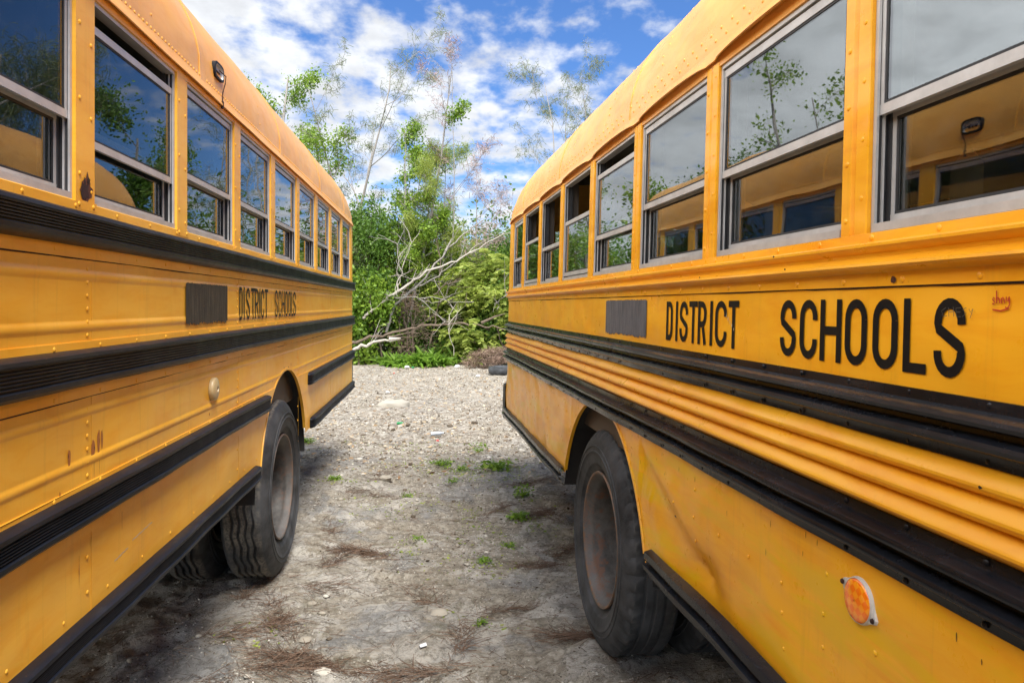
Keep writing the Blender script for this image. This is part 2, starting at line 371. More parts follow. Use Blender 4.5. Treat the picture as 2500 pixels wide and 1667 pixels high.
# gravel
def stones(n, xr, ymin, ymax, smin, smax, pw=2.2):
    t = (1+5**.5)/2
    ico = np.array([(-1,t,0),(1,t,0),(-1,-t,0),(1,-t,0),(0,-1,t),(0,1,t),(0,-1,-t),(0,1,-t),(t,0,-1),(t,0,1),(-t,0,-1),(-t,0,1)])/2
    fc = np.array([(0,11,5),(0,5,1),(0,1,7),(0,7,10),(0,10,11),(1,5,9),(5,11,4),(11,10,2),(10,7,6),(7,1,8),(3,9,4),(3,4,2),(3,2,6),(3,6,8),(3,8,9),(4,9,5),(2,4,11),(6,2,10),(8,6,7),(9,8,1)])
    Y = ymin*(ymax/ymin)**rng.random(n)
    X = xr[0] + (xr[1]-xr[0])*rng.random(n) - 0.11*Y
    m = vnoise(X, Y, 1.7) + .5*vnoise(X, Y, 5) > .45 + .5*rng.random(n)
    X, Y = X[m], Y[m]; n = len(X)
    s = smin + (smax-smin)*rng.random(n)**3.0
    s *= np.clip(Y/5, 0.8, 1.9)
    sc = s[:, None]*(0.6+0.8*rng.random((n, 3)))*np.array([1, 1, .55])
    P = ico[None]*(0.75+0.5*rng.random((n, 12, 1)))*sc[:, None, :]
    a = rng.random(n)*2*PI; ca, sa = np.cos(a)[:, None], np.sin(a)[:, None]
    x = P[..., 0]*ca - P[..., 1]*sa; y = P[..., 0]*sa + P[..., 1]*ca
    P = np.stack([x+X[:, None], y+Y[:, None], P[..., 2]+(ground_z(X, Y)+s*.15)[:, None]], -1)
    return P.reshape(-1, 3), (fc[None]+(np.arange(n)*12)[:, None, None]).reshape(-1, 3)
k = NT('gravel_stone'); gg = k.n('ShaderNodeNewGeometry')
c = k.ramp(gg.outputs['Random Per Island'], [(0, (0.06, 0.045, 0.03)), (0.3, (0.16, 0.13, 0.095)), (0.6, (0.33, 0.30, 0.245)), (1, (0.60, 0.57, 0.50))])
k.bsdf(c, 0.9, 0, k.bump(k.noise(k.coord(), 120, 3), .4, .003), 0.2)
V, Fq = stones(90000, (-1.6, 2.2), 1.5, 21, 0.0015, 0.0085)
V2, F2 = stones(900, (-1.5, 2.0), 2.0, 19, 0.006, 0.026)
o = np_mesh('gravel', np.vstack([V, V2]), np.vstack([Fq, F2+len(V)]), k.mat); tag(o, 'pale limestone gravel scattered over the ground between the buses', 'gravel', kind='stuff')

# ------------------------------------------------------------------ ribbons (leaves/needles/grass)
def ribbons(P, D, L, Wd, droop, segs=1, wprof=None):
    """flat ribbons: start P(n,3), direction D(n,3), length L, width Wd, droop -> V,F"""
    n = len(P); D = D/np.maximum(np.linalg.norm(D, axis=1, keepdims=True), 1e-6)
    up = rng.normal(size=(n, 3)); side = np.cross(D, up); side /= np.maximum(np.linalg.norm(side, axis=1, keepdims=True), 1e-6)
    rows = []
    for i in range(segs+1):
        t = i/segs
        c = P + D*(L*t)[:, None]; c[:, 2] -= droop*L*t*t
        w = (Wd*(wprof[i] if wprof else 1))[:, None]/2
        rows.append(np.stack([c-side*w, c+side*w], 1))
    V = np.concatenate(rows, 1)   # n, 2*(segs+1), 3
    k = 2*(segs+1); fs = np.array([[2*i, 2*i+1, 2*i+3, 2*i+2] for i in range(segs)])
    Fq = (fs[None]+(np.arange(n)*k)[:, None, None]).reshape(-1, 4)
    return V.reshape(-1, 3), Fq
def leaves(P, size, flat=0.0):
    """ovate leaf: rhombus quads"""
    n = len(P); D = rng.normal(size=(n, 3)); D[:, 2] = D[:, 2]*(1-flat) - 0.3
    D /= np.linalg.norm(D, axis=1, keepdims=True)
    U = rng.normal(size=(n, 3)); U[:, 2] += flat*2
    Sd = np.cross(D, U); Sd /= np.linalg.norm(Sd, axis=1, keepdims=True)
    Lz = size*(0.35+1.05*rng.random(n))[:, None]
    nn = np.cross(D, Sd)
    V = np.stack([P, P+D*Lz*.5+Sd*Lz*.30+nn*Lz*.06, P+D*Lz, P+D*Lz*.5-Sd*Lz*.30+nn*Lz*.06], 1).reshape(-1, 3)
    return V, np.arange(n*4).reshape(-1, 4)
def join(parts):
    Vs, Fs, b = [], [], 0
    for V, Fq in parts: Vs.append(V); Fs.append(Fq+b); b += len(V)
    return np.vstack(Vs), np.vstack(Fs)

# pine needle litter in drifts
NEED = [(640,1440,.16,500),(560,1475,.12,260),(835,1280,.13,500),(780,1300,.10,260),(690,1530,.15,520),(620,1560,.16,420),(950,1555,.12,320),
        (1300,1270,.14,330),(1340,1470,.10,420),(1250,1300,.10,200),(1130,1180,.14,200),(850,1140,.15,260),(1230,1190,.12,260),(730,1370,.10,120),
        (560,1390,.10,120),(1270,1190,.14,260),(980,1380,.14,160),(1160,1400,.12,160),(880,1100,.2,220),(1210,1110,.14,240),(760,1230,.12,140),(1060,1480,.12,200)]
parts = []
for x, y, r, n in NEED:
    X, Y = px2g(x, y); n = int(n*.75); r *= 1.15
    a = rng.random()*PI; q = rng.normal(size=(n, 2))*np.array([r*.85, r*.22])
    px = X+q[:, 0]*math.cos(a)-q[:, 1]*math.sin(a); py = Y+q[:, 0]*math.sin(a)+q[:, 1]*math.cos(a)
    th = a + rng.normal(size=n)*.7
    P = np.stack([px, py, ground_z(px, py)+.004+.014*rng.random(n)], 1)
    D = np.stack([np.cos(th), np.sin(th), .15*rng.normal(size=n)], 1)
    parts.append(ribbons(P, D, .05+.09*rng.random(n), np.full(n, .0022), np.full(n, .05), 2))
n = 6500; px = -1.6+3.2*rng.random(n); py = 1.9*(12/1.9)**rng.random(n); px -= .1*py; th = rng.random(n)*2*PI
parts.append(ribbons(np.stack([px, py, ground_z(px, py)+.005], 1), np.stack([np.cos(th), np.sin(th), th*0], 1), .03+.07*rng.random(n), np.full(n, .002), np.full(n, .02), 2))
V, Fq = join(parts)
M['needle_brown'] = leaf_mat('needles_red_brown', [(0.070, 0.040, 0.026), (0.12, 0.070, 0.045), (0.18, 0.12, 0.08)], 0.8, 0.05)
o = np_mesh('pine_needle_litter', V, Fq, M['needle_brown']); tag(o, 'reddish brown fallen pine needles drifted over the ground', 'needle litter', kind='stuff')
# fallen leaves at the far end
n = 5200; py = 6.5*(21/6.5)**(rng.random(n)**.6); px = -.1*py + (-2.2+4.2*rng.random(n))*py/9
V, Fq = leaves(np.stack([px, py, ground_z(px, py)+.012], 1), .055, 1.0)
M['leaf_litter'] = leaf_mat('leaf_litter', [(0.12, 0.07, 0.035), (0.28, 0.15, 0.06), (0.42, 0.30, 0.16), (0.5, 0.42, 0.30)], 0.8, 0.1)
o = np_mesh('leaf_litter', V, Fq, M['leaf_litter']); tag(o, 'dry brown leaf litter lying on the pale gravel at the far end', 'leaf litter', kind='stuff')

# low mossy ground cover in patches
parts = []
for x, y, r, n in ((1040,1075,.45,900),(1130,1090,.45,900),(1150,1180,.4,600),(930,1150,.3,260),(960,1260,.25,220),(700,1020,.4,500),(770,1120,.2,200),(1200,1220,.3,400),(1100,1300,.3,200),(870,1190,.3,150),(1000,1030,.5,400),(1100,1430,.15,100),(600,1470,.15,80)):
    X, Y = px2g(x, y); q = rng.normal(size=(n, 2))*np.array([r*.8, r*.5]); px = X+q[:, 0]; py = Y+q[:, 1]
    m = vnoise(px, py, 6) > .42; px, py = px[m], py[m]
    parts.append(leaves(np.stack([px, py, ground_z(px, py)+.004], 1), .022, .8))
o = np_mesh('ground_cover', *join(parts), M['leaf_yel']); tag(o, 'tiny yellow green ground cover leaves dotted along the lane', 'ground cover', kind='stuff')
# weeds
def weed(x, y, r, n, label, style=0):
    r *= 1.25; n = int(n*1.6)
    X, Y = px2g(x, y); z0 = float(ground_z(X, Y)); rt = empty('weed', (X, Y, z0)); tag(rt, label, 'weed', 'small green weeds growing in the gravel')
    P = rng.normal(size=(n, 3))*np.array([r*.4, r*.4, 0]); P[:, 2] = rng.random(n)*r*(.35 if style == 0 else .9)
    lv = leaves(P, r*.22 if style else r*.26, .5)
    a = rng.random(n//2)*2*PI; D = np.stack([np.cos(a), np.sin(a), .8+rng.random(n//2)], 1)
    st = ribbons(np.zeros((n//2, 3)), D, r*(.5+.6*rng.random(n//2)), np.full(n//2, .003), np.full(n//2, .4), 3)
    np_mesh('foliage', *lv, M['leaf_mid'], rt); np_mesh('stem', *st, M['leaf_strap'], rt)
WEED = [(770,1115,.07,70,'bright green weed tuft by the left rear wheel, nearest that tyre',0),(705,1015,.10,60,'low weed patch under the left bus behind its rear wheel',0),
 (1015,1072,.11,70,'weed tuft in the middle lane left of the widest green patch',0),(1142,1078,.16,110,'wide low green weed patch beyond the right rear wheel',0),
 (1100,1040,.10,60,'upright leafy weed farthest up the lane, mid way across',1),(1200,1145,.09,110,'upright leafy weed close in front of the right bus skirt',1),
 (1192,1197,.09,90,'low leafy weed beside the right rear tyre, nearest the tyre',0),(1105,1427,.045,40,'tiny bright green weed alone in the near lane',0),
 (935,1145,.07,40,'faint small weed in the middle of the lane',0),(1112,1292,.06,40,'small weed between brown needles in the middle lane',0),
 (1060,1080,.09,40,'small sparse weed between the two larger lane patches',0),(960,1247,.05,30,'tiny yellowish weed mid lane',0),
 (1170,1255,.06,45,'small weed on the dark soil beside the right rear tyre',0),(1040,1115,.07,30,'thin weed left of the upright leafy weed',0)]
for w in WEED: weed(*w)

# ------------------------------------------------------------------ bus
W2 = 1.22
def dome(mb, fn, u, w, d, r, m=0, h=.45, seg=8):
    rows = []
    for q, (rr, hh) in enumerate(((1.0, 0.0), (.72, .72*h), (.28, h))):
        rows.append([fn(u+r*rr*math.cos(2*PI*i/seg), d+r*hh, w+r*rr*math.sin(2*PI*i/seg)) for i in range(seg)])
    mb.grid(rows, m, closed=True)
    b = len(mb.v); mb.v.extend(rows[-1]); mb.f.append(tuple(b+i for i in range(seg))); mb.m.append(m)

def blob(mb, fn, u, w, ru, rw, d, m, n=14, seed=0, jag=.35):
    r = random.Random(seed)
    pts = []
    for i in range(n):
        a = 2*PI*i/n; q = 1-jag*r.random()
        pts.append(fn(u+ru*q*math.cos(a), d, w+rw*q*math.sin(a)))
    mb.add(pts+[fn(u, d+.0003, w)], [(i, (i+1) % n, n) for i in range(n)], m)

GLY = {  # stroke centre lines in a unit box, x 0..1, y 0..1 (arc = cx,cy,rx,ry,a0,a1 degrees)
 'I': [[('p', .5, 0), ('p', .5, 1)]],
 'T': [[('p', .5, 0), ('p', .5, .94)], [('p', 0, 1, 'e'), ('p', 1, 1, 'e')]],
 'L': [[('p', 0, 1), ('p', 0, 0, 'e'), ('p', 1, 0, 'e')]],
 'H': [[('p', 0, 0), ('p', 0, 1)], [('p', 1, 0), ('p', 1, 1)], [('p', 0, .5), ('p', 1, .5)]],
}
def glyph(ch, wd, ht, t):
    """list of centre-line polylines in metres (box wd x ht, stroke t inside)"""
    x0, x1, y0, y1 = t/2, wd-t/2, t/2, ht-t/2; cx = wd/2; rx = (x1-x0)/2
    def arc(cx, cy, rx, ry, a0, a1, n=12):
        return [(cx+rx*math.cos(math.radians(a0+(a1-a0)*i/n)), cy+ry*math.sin(math.radians(a0+(a1-a0)*i/n))) for i in range(n+1)]
    ry = ht*.24
    if ch == 'I': return [[(cx, 0), (cx, ht)]]
    if ch == 'T': return [[(cx, 0), (cx, ht-t)], [(0, y1), (wd, y1)]]
    if ch == 'L': return [[(x0, 0), (x0, ht)], [(t, y0), (wd, y0)]]
    if ch == 'H': return [[(x0, 0), (x0, ht)], [(x1, 0), (x1, ht)], [(t, ht/2), (wd-t, ht/2)]]
    if ch == 'O': return [arc(cx, y1-ry, rx, ry, 0, 180)+arc(cx, y0+ry, rx, ry, 180, 360)+[(x1, y1-ry)]]
    if ch == 'C': return [arc(cx, y1-ry, rx, ry, -8, 180)+arc(cx, y0+ry, rx, ry, 180, 368)]
    if ch == 'D': return [[(x0, 0), (x0, ht)], [(t, y1)]+arc(x1-rx, y1-ry, rx, ry, 90, 0)+arc(x1-rx, y0+ry, rx, ry, 0, -90)+[(t, y0)]]
    if ch == 'R': return [[(x0, 0), (x0, ht)], [(t, y1)]+arc(x1-rx, y1-ry, rx, ry*.95, 90, -90)+[(t, y1-ry*1.95)], [(x1-rx*.7, y1-ry*1.95-t/2), (x1, 0)]]
    if ch == 'S': return [arc(cx, y1-ry, rx, ry, -5, 190)+[(x0+rx*.35, ht*.56), (x1-rx*.35, ht*.44)]+arc(cx, y0+ry, rx, ry, -10+0, -185)[0:] ] if False else \
        [arc(cx, y1-ry, rx, ry, -5, 200)+arc(cx, y0+ry, rx, ry, 20, -185)]
def stroke_mesh(mb, pts, t, put, m=0):
    n = len(pts); L = []; R = []
    for i in range(n):
        a = Vector(pts[max(i-1, 0)]); b = Vector(pts[min(i+1, n-1)]); d = (b-a)
        d = d.normalized() if d.length > 1e-9 else Vector((1, 0))
        nn = Vector((-d.y, d.x))*t/2; p = Vector(pts[i])
        L.append(put(*(p+nn))); R.append(put(*(p-nn)))
    mb.grid([L, R], m)

def window(bus, put, u0, u1, w0, w1, mid, dtop, gl, style, rec=0.0):
    """put(u,d,w). upper sash lowered by dtop (None = upper sash missing)"""
    fr = MB()
    def bx(a, b, d0, d1, c, e, m=0):
        d0 *= .66; d1 *= .66
        vs = [put(a,d0,c),put(b,d0,c),put(b,d1,c),put(a,d1,c),put(a,d0,e),put(b,d0,e),put(b,d1,e),put(a,d1,e)]
        fr.add(vs, [(0,3,2,1),(4,5,6,7),(0,1,5,4),(1,2,6,5),(2,3,7,6),(3,0,4,7)], m)
    fw = .011
    # outer frame with tracks
    for a, b in ((u0+.001, u0+fw), (u1-fw, u1-.001)):
        bx(a, b, -.010, -.018, w0+.001, w1-.001); 
    e = .019
    for a, b in ((u0+.001, u0+e-.006), (u1-e+.006, u1-.001)): bx(a, b, -.030, -.036, w0+.001, w1-.001)
    for a, b in ((u0+.001, u0+e), (u1-e, u1-.001)): bx(a, b, -.048, -.075, w0+.001, w1-.001, 1)
    for a, b in ((u0+.0015, u0+.008), (u1-.008, u1-.0015)): bx(a, b, -.0185, -.047, w0+.002, w1-.002, 1)
    bx(u0+fw, u1-fw, -.004, -.050, w0+.001, w0+.017); bx(u0+fw, u1-fw, -.009, -.060, w1-.014, w1-.001)
    bx(u0+fw, u1-fw, -.0505, -.075, w0+.002, w0+.020)
    def sash(a, b, c, e, d, bt, bb, name='pane'):
        st = .010
        bx(a, b, d, d-.016, e-bt, e); bx(a, b, d, d-.016, c, c+bb)
        bx(a, a+st, d-.001, d-.015, c+bb, e-bt); bx(b-st, b, d-.001, d-.015, c+bb, e-bt)
        # rubber gasket
        g = .006
        bx(a+st, b-st, d-.003, d-.013, e-bt-g, e-bt-.0002, 1); bx(a+st, b-st, d-.003, d-.013, c+bb+.0002, c+bb+g, 1)
        bx(a+st+.0002, a+st+g, d-.0035, d-.0125, c+bb+g, e-bt-g, 1); bx(b-st-g, b-st-.0002, d-.0035, d-.0125, c+bb+g, e-bt-g, 1)
        pm = MB(); A, B, C_, E_ = a+st+g, b-st-g, c+bb+g, e-bt-g; d0, d1 = (d-.006)*.66, (d-.010)*.66
        pm.add([put(A,d0,C_),put(B,d0,C_),put(B,d1,C_),put(A,d1,C_),put(A,d0,E_),put(B,d0,E_),put(B,d1,E_),put(A,d1,E_)],
               [(0,3,2,1),(4,5,6,7),(0,1,5,4),(1,2,6,5),(2,3,7,6),(3,0,4,7)])
        return pm
    ps = []
    hh = w1-.014 - mid
    if dtop is not None:
        ps.append(sash(u0+fw, u1-fw, max(mid-dtop, w0+.026), max(mid-dtop, w0+.026)+hh-.004, -.019, .021, .020))
    else:
        bx(u0+fw, u1-fw, -.019, -.036, mid-.004, mid+.018)
    ps.append(sash(u0+e, u1-e, w0+.021, mid+.012, -.052, .016, .014))
    f = fr.build('window', [M['alu'], M['rubber']], bus, smooth=None)
    for p in ps: p.build('pane', gl, f, smooth=None)
    return f

def lathe(mb, prof, n, axis_y=True, m=0, zig=None):
    rows = []
    for i in range(n):
        a = 2*PI*i/n; row = []
        for j, (r, y) in enumerate(prof):
            yy = y + (zig(j, i) if zig else 0)
            row.append((r*math.cos(a), yy, r*math.sin(a)))
        rows.append(row)
    rows.append(rows[0]); mb.grid(rows, m)

def make_wheel(bus, u, yface, zc, sgn, mats, zigzag, outer=True, R=.51, worn=False):
    """wheel in bus-local coords; face plane at y=yface, sgn = outward direction"""
    hub = MB()
    t = lambda pr: [(r, y*sgn) for r, y in pr]
    lathe(hub, t([(.0, -.125), (.085, -.125), (.095, -.135), (.10, -.165), (.13, -.19), (.13, -.26), (0, -.26)]), 24)
    for i in range(10):
        a = 2*PI*i/10; c, s = math.cos(a)*.145, math.sin(a)*.145
        hub.tube([(c, -.2*sgn, s), (c, -.165*sgn, s)], [.016, .014], 6)
    h = hub.build('wheel', mats[1], bus); h.location = (u, yface, zc)
    tm = MB()
    prof = [(.292, -.045), (.300, -.034), (.312, -.030), (.33, -.020), (.345, -.013), (.347, -.010), (.352, -.009), (.38, -.002), (.400, .001), (.402, .004), (.407, .004), (.409, .001), (.425, .0), (.427,.003),(.432,.003),(.434,-.001), (.452, -.005), (.470, -.014), (.485, -.022), (.497, -.032), (.506, -.040)]
    gpos = [-.075, -.110, -.145, -.180] if zigzag else [-.085, -.13, -.175]
    zj = set(); dep = .012 if zigzag else .005
    for gp in gpos:
        prof += [(R, gp+.0085)]; zj.add(len(prof)-1)
        prof += [(R-dep, gp+.005)]; zj.add(len(prof)-1)
        prof += [(R-dep, gp-.005)]; zj.add(len(prof)-1)
        prof += [(R, gp-.0085)]; zj.add(len(prof)-1)
    prof += [(.506, -.215), (.490, -.235), (.45, -.253), (.40, -.257), (.34, -.245), (.30, -.225), (.292, -.215)]
    prof = [(r*R/.51 if r > .34 else r, y) for r, y in prof]
    zg = (lambda j, i: (.007*(1 if (i//3) % 2 else -1) if zigzag else 0) if j in zj else 0)
    N = 168
    def zf(j, i):
        if not zigzag or j not in zj: return 0
        ph = (i % 8)/8; tri = 1-4*abs(ph-.5); return .0065*tri
    k0 = len(tm.v); lathe(tm, t(prof), N, zig=zf)
    if not zigzag:      # short lug notches cut into the shoulder
        L_ = len(prof)
        for i in range(N+1):
            for j in range(L_):
                if .468 < prof[j][0] < .503 and prof[j][1] > -.05 and (i % 4) == 0:
                    x_, y_, z_ = tm.v[k0+i*L_+j]; q = 1-.010/prof[j][0]; tm.v[k0+i*L_+j] = (x_*q, y_-sgn*.004, z_*q)
    ty = tm.build('tyre', mats[0], h, smooth=50)
    rm = MB()
    lathe(rm, t([(.286, -.048), (.296, -.040), (.305, -.024), (.302, -.017), (.294, -.019), (.288, -.030), (.284, -.046), (.272, -.060), (.262, -.070), (.259, -.12), (.256, -.175), (.246, -.195), (.228, -.205), (.19, -.208), (.185, -.198), (.15, -.190), (.10, -.190)]), 72)
    for i in range(5):   # hand holes drawn as recessed dark cups
        a = 2*PI*(i+.3)/5; c, s = math.cos(a)*.209, math.sin(a)*.209
        rm.tube([(c, -.2068*sgn, s), (c, -.2030*sgn, s)], [.024, .021], 14, 1)
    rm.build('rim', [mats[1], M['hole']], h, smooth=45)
    return h

def roof_profile(wg, straight, R, crown, thick=0.0):
    """half profile: list of (inset from side plane, height) from gutter up to centre"""
    pts = [(thick, wg), (thick, wg+straight*.5), (thick+.002, wg+straight)]
    R2 = R-thick
    for i in range(1, 13):
        a = PI/2*i/12*.93; pts.append((thick+R2*(1-math.cos(a)), wg+straight+R2*math.sin(a)))
    x0, z0 = pts[-1]
    for i in range(1, 9):
        q = i/8; pts.append((x0+(W2-x0)*q, z0+crown*(1-(1-q)**2)))
    return pts

def make_bus(cfg):
    sg = cfg['sgn']; tan = cfg['tan']; c0 = cfg['c']; Zr = cfg['Zr']; roll = cfg['roll']
    nrm = math.hypot(1, tan); f = Vector((-tan, -1, 0))/nrm; yv = Vector((-f.y, f.x, 0))
    Rr = Vector((-sg*c0 + Zr*tan, Zr, 0))
    org = Rr - yv*(sg*W2) + yv*(-roll*1.6) + Vector((0, 0, -roll*1.22 if sg < 0 else roll*1.22*-1))
    phi = -roll
    bus = empty(cfg['name'], org, (phi, 0, math.atan2(f.y, f.x)))
    tag(bus, cfg['label'], 'school bus', 'school buses parked side by side')
    LEN = cfg['len']; U = lambda Z: (Zr-Z)*nrm
    YB, RF, RL = M[cfg['paint']], M[cfg['roofm']], M[cfg['rail']]
    rc = .13; wb = cfg['belt']; tilt = cfg['tilt']
    def dc(u):
        if u >= rc: return 0
        return -(rc-math.sqrt(max(0, rc*rc-(rc-u)**2)))
    def putter(s):
        def fn(u, d, w):
            dd = d + dc(u) - (tilt*(w-wb) if w > wb else 0)
            return (u, s*(W2+dd), w)
        return fn
    A = cfg['arch']      # (Zc, hc, R)
    ua = U(A[0])
    ub = LEN-.75         # front arch
    def low(u, base):
        for c, hc, r in ((ua, A[1], A[2]),):
            if abs(u-c) < r:
                z = hc+math.sqrt(r*r-(u-c)**2)
                return max(base, z)
        return base
    us = sorted(set([round(x, 4) for x in list(np.linspace(0, rc, 9)) + list(np.arange(rc, LEN, .04)) + [LEN]] +
            [round(ua+A[2]*math.cos(a), 4) for a in np.linspace(.0001, PI-.0001, 61)] + [round(ua-A[2]-.002, 4), round(ua+A[2]+.002, 4)]))
    wl0 = cfg['skirt']; sill = cfg['sill']; head = cfg['head']
    for s in (sg, -sg):
        vis = (s == sg); fn = putter(s); mb = MB()
        prof = cfg['prof']
        # resample the flat lower panel for dents
        pp = []
        for (w, d), (w2, d2) in zip(prof[:-1], prof[1:]):
            n = max(1, int((w2-w)/.03)); ts = [q/n for q in range(n)]
            if w2-w > .012: ts += [.0015/(w2-w), .004/(w2-w), 1-.0015/(w2-w), 1-.004/(w2-w)]
            for q in sorted(ts): pp.append((w+(w2-w)*q, d+(d2-d)*q))
        pp.append(prof[-1])
        rows = []
        for u in us:
            lo = low(u, wl0+(cfg['sag'](Zr-u/nrm) if vis else 0)); row = []
            for w, d in pp:
                ww = max(w, lo)
                dd = d if ww == w else np.interp(ww, [q[0] for q in pp], [q[1] for q in pp])
                if vis: dd += cfg['dent'](u, ww)
                row.append(fn(u, float(dd), ww))
            rows.append(row)
        b = len(mb.v); kk = len(pp)
        for r in rows: mb.v.extend(r)
        for i in range(len(rows)-1):
            for j in range(kk-1):
                a_, b_, c_, d_ = b+i*kk+j, b+i*kk+j+1, b+(i+1)*kk+j+1, b+(i+1)*kk+j
                if abs(mb.v[a_][2]-mb.v[b_][2]) < 1e-5 and abs(mb.v[d_][2]-mb.v[c_][2]) < 1e-5: continue
                mb.f.append((a_, b_, c_, d_)); mb.m.append(0)
        # arch lip (returned edge) and skirt return
        lip = []
        for a in np.linspace(.0, PI, 49):
            u = ua+A[2]*math.cos(a); z = A[1]+A[2]*math.sin(a)
            if z < wl0: continue
            zt = min(z, cfg['archtop'])
            lip.append([fn(u, .004, zt), fn(u, .004, zt+.010), fn(u, -.0005, zt+.012)])
            lip[-1] = [fn(u, -.014, zt-.001), fn(u, .0035, zt-.002), fn(u+.012*math.cos(a), .0035, zt+.012*math.sin(a)), fn(u+.013*math.cos(a), -.001, zt+.013*math.sin(a))]
        mb.grid(lip)
        if vis: cfg['details'](bus, mb, fn, U)
        mb.build('side_panel', [YB, M['rust'], M['rust_soft'], M['hole'], M['scratch']], bus, smooth=28)
        # inner wall below windows
        il = MB(); il.grid([[fn(rc, -.06, .98), fn(rc, -.06, sill)], [fn(LEN-.05, -.06, .98), fn(LEN-.05, -.06, sill)]])
        il.grid([[fn(rc*.3, -.001, sill-.001), fn(rc*.3, -.08, sill-.001)], [fn(LEN, -.001, sill-.001), fn(LEN, -.08, sill-.001)]])
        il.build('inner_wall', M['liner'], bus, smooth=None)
        # rails
        for (w0, w1, kind, Z0, Z1, mt) in cfg['rails']:
            uA, uB = (0.0 if Z1 is None else U(Z1)), (LEN if Z0 is None else U(Z0))
            base = rail_profile(kind, w0, w1)
            r = MB(); uu = [uA] if Z1 is None else [uA, uA+.006, uA+.018, uA+.045]
            uu += [x for x in us if uA+.046 < x < uB-.046]
            uu += [uB] if Z0 is None else [uB-.045, uB-.018, uB-.006, uB]
            wm = (w0+w1)/2; rows = []
            for i, u in enumerate(uu):
                k1 = 1.0
                if kind == 'rib':
                    e = 1e9
                    if Z1 is not None: e = min(e, u-uA)
                    if Z0 is not None: e = min(e, uB-u)
                    if e < .045: k1 = math.sqrt(max(0, 1-(1-e/.045)**2))
                wob = .0028*math.sin(u*4.1+w0*40)+.0014*math.sin(u*13+w0*11)
                sg_ = cfg['sag'](Zr-u/nrm) if (kind == 'low' and vis) else 0
                rows.append([fn(u, (d*k1 if k1 < 1 else d)+(wob if 0 < j < len(base)-1 else 0)+sg_*.5, sg_+wm+(w-wm)*(.72+.28*k1)) for j, (w, d) in enumerate(base)])
            r.grid(rows)
            if kind == 'c2' and vis:
                u = uA+.03
                while u < uB:
                    for ww in (w0+.008, w1-.008): dome(r, fn, u, ww, .006, .006)
                    u += .178
            r.build('rub_rail', RL if mt else YB, bus, smooth=40)
        # pillars
        for (za, zb) in cfg['pillars']:
            a_, b_ = U(zb), U(za); a_ = max(a_, 0)
            p = MB(); uu = list(np.linspace(a_, b_, 8)); 
            if a_ == 0: uu = list(np.linspace(0, b_, 12))
            rr = []
            if vis and cfg['pil'] == 'groove' and a_ > 0:
                wdt = b_-a_; prf = [(0, -.03), (0, .001), (.20, .002), (.36, .002), (.42, -.005), (.50, -.006), (.56, .003), (.97, .003), (1, .001), (1, -.03)]
                uu = [(a_+wdt*q, d) for q, d in prf]
            else: uu = [(uu[0], -.03)]+[(x, .002) for x in uu]+[(uu[-1], -.03)]
            for w in (sill-.016, sill, (sill+head)/2, head+.03): rr.append([fn(u, d, w) for u, d in uu])
            p.grid(rr)
            # inner box
            p.grid([[fn(x, -.09, w) for x in (a_+.001, b_-.001)] for w in (sill, head+.03)], 1)
            for x in (a_, b_):
                if x > 0: p.grid([[fn(x+(.0005 if x == a_ else -.0005), d, w) for d in (-.03, -.09)] for w in (sill, head+.03)], 1)
            if vis:
                for ux in (a_+(b_-a_)*.2, a_+(b_-a_)*.8):
                    w = sill+.03 + (.0 if ux < (a_+b_)/2 else .04)
                    while w < head: dome(p, fn, ux, w, .002, .0065); w += cfg['prsp']
            cfg['pildet'](p, fn, a_, b_, sill, vis)
            p.build('window_pillar', [YB, M['liner'], M['rust'], M['hole']], bus, smooth=30)
        # windows
        for (za, zb, dt) in cfg['windows']:
            window(bus, fn, U(zb), U(za), sill, head+.02, cfg['mid'], dt if vis else 0.0, M[cfg['glass']], 0)
    # roof
    full = lambda th: [(-(W2-i), z) for i, z in roof_profile(cfg['gut'], cfg['rs'], cfg['rR'], cfg['crown'], th)]
    def roof_rows(th, us_):
        hp = roof_profile(cfg['gut'], cfg['rs'], cfg['rR'], cfg['crown'], th); hp = hp + [(2*W2-i, z) for i, z in hp[-2::-1]]
        rows = []
        for u in us_:
            q = min(1, max(0, u/.42)); k1 = math.sqrt(max(0, 1-(1-q)**2)); row = []
            for i, z in hp:
                y = -W2+i; zz = cfg['gut']+(z-cfg['gut'])*(.03+.97*k1 if q < 1 else 1)
                sy = 1 if abs(y) < .9 else 1
                tl = tilt*(zz-wb)
                y2 = y*(W2+dc(u)-tl)/W2
                row.append((u+(.06*(zz-cfg['gut']) if q < 1 else 0)*(1-q), y2, zz))
            rows.append(row)
        return rows
    rf = MB(); ru = list(np.linspace(0, .42, 14))+list(np.arange(.5, LEN, .12))+[LEN]
    rows = roof_rows(0, ru)
    # gentle oil-canning of the sheet
    rows = [[(x, y, z+.0022*math.sin(x*4.4+y*3)+.0015*math.sin(x*11)) if j > 3 else (x, y, z) for j, (x, y, z) in enumerate(r)] for r in rows]
    rf.grid(rows)
    fnv = putter(sg)
    hp = roof_profile(cfg['gut'], cfg['rs'], cfg['rR'], cfg['crown'], 0)
    def rdome(u, s_, r=.0055, m=0):
        # s_: arc length up from the gutter
        acc = 0
        for (i0, z0), (i1, z1) in zip(hp[:-1], hp[1:]):
            l = math.hypot(i1-i0, z1-z0)
            if acc+l >= s_:
                t = (s_-acc)/l; i = i0+(i1-i0)*t; z = z0+(z1-z0)*t; nx_, nz_ = -(z1-z0)/l, (i1-i0)/l; break
            acc += l
        def fr(uu, d, w):   # w along surface
            return (uu, sg*(W2-(i+nx_*-1*0) - tilt*(z-wb) + (-nx_)*d*1.0 - (w)*(i1-i0)/l), z + nz_*d + w*(z1-z0)/l)
        dome(rf, fr, u, 0, .0, r, m)
    cfg['roofriv'](rdome, LEN, U)
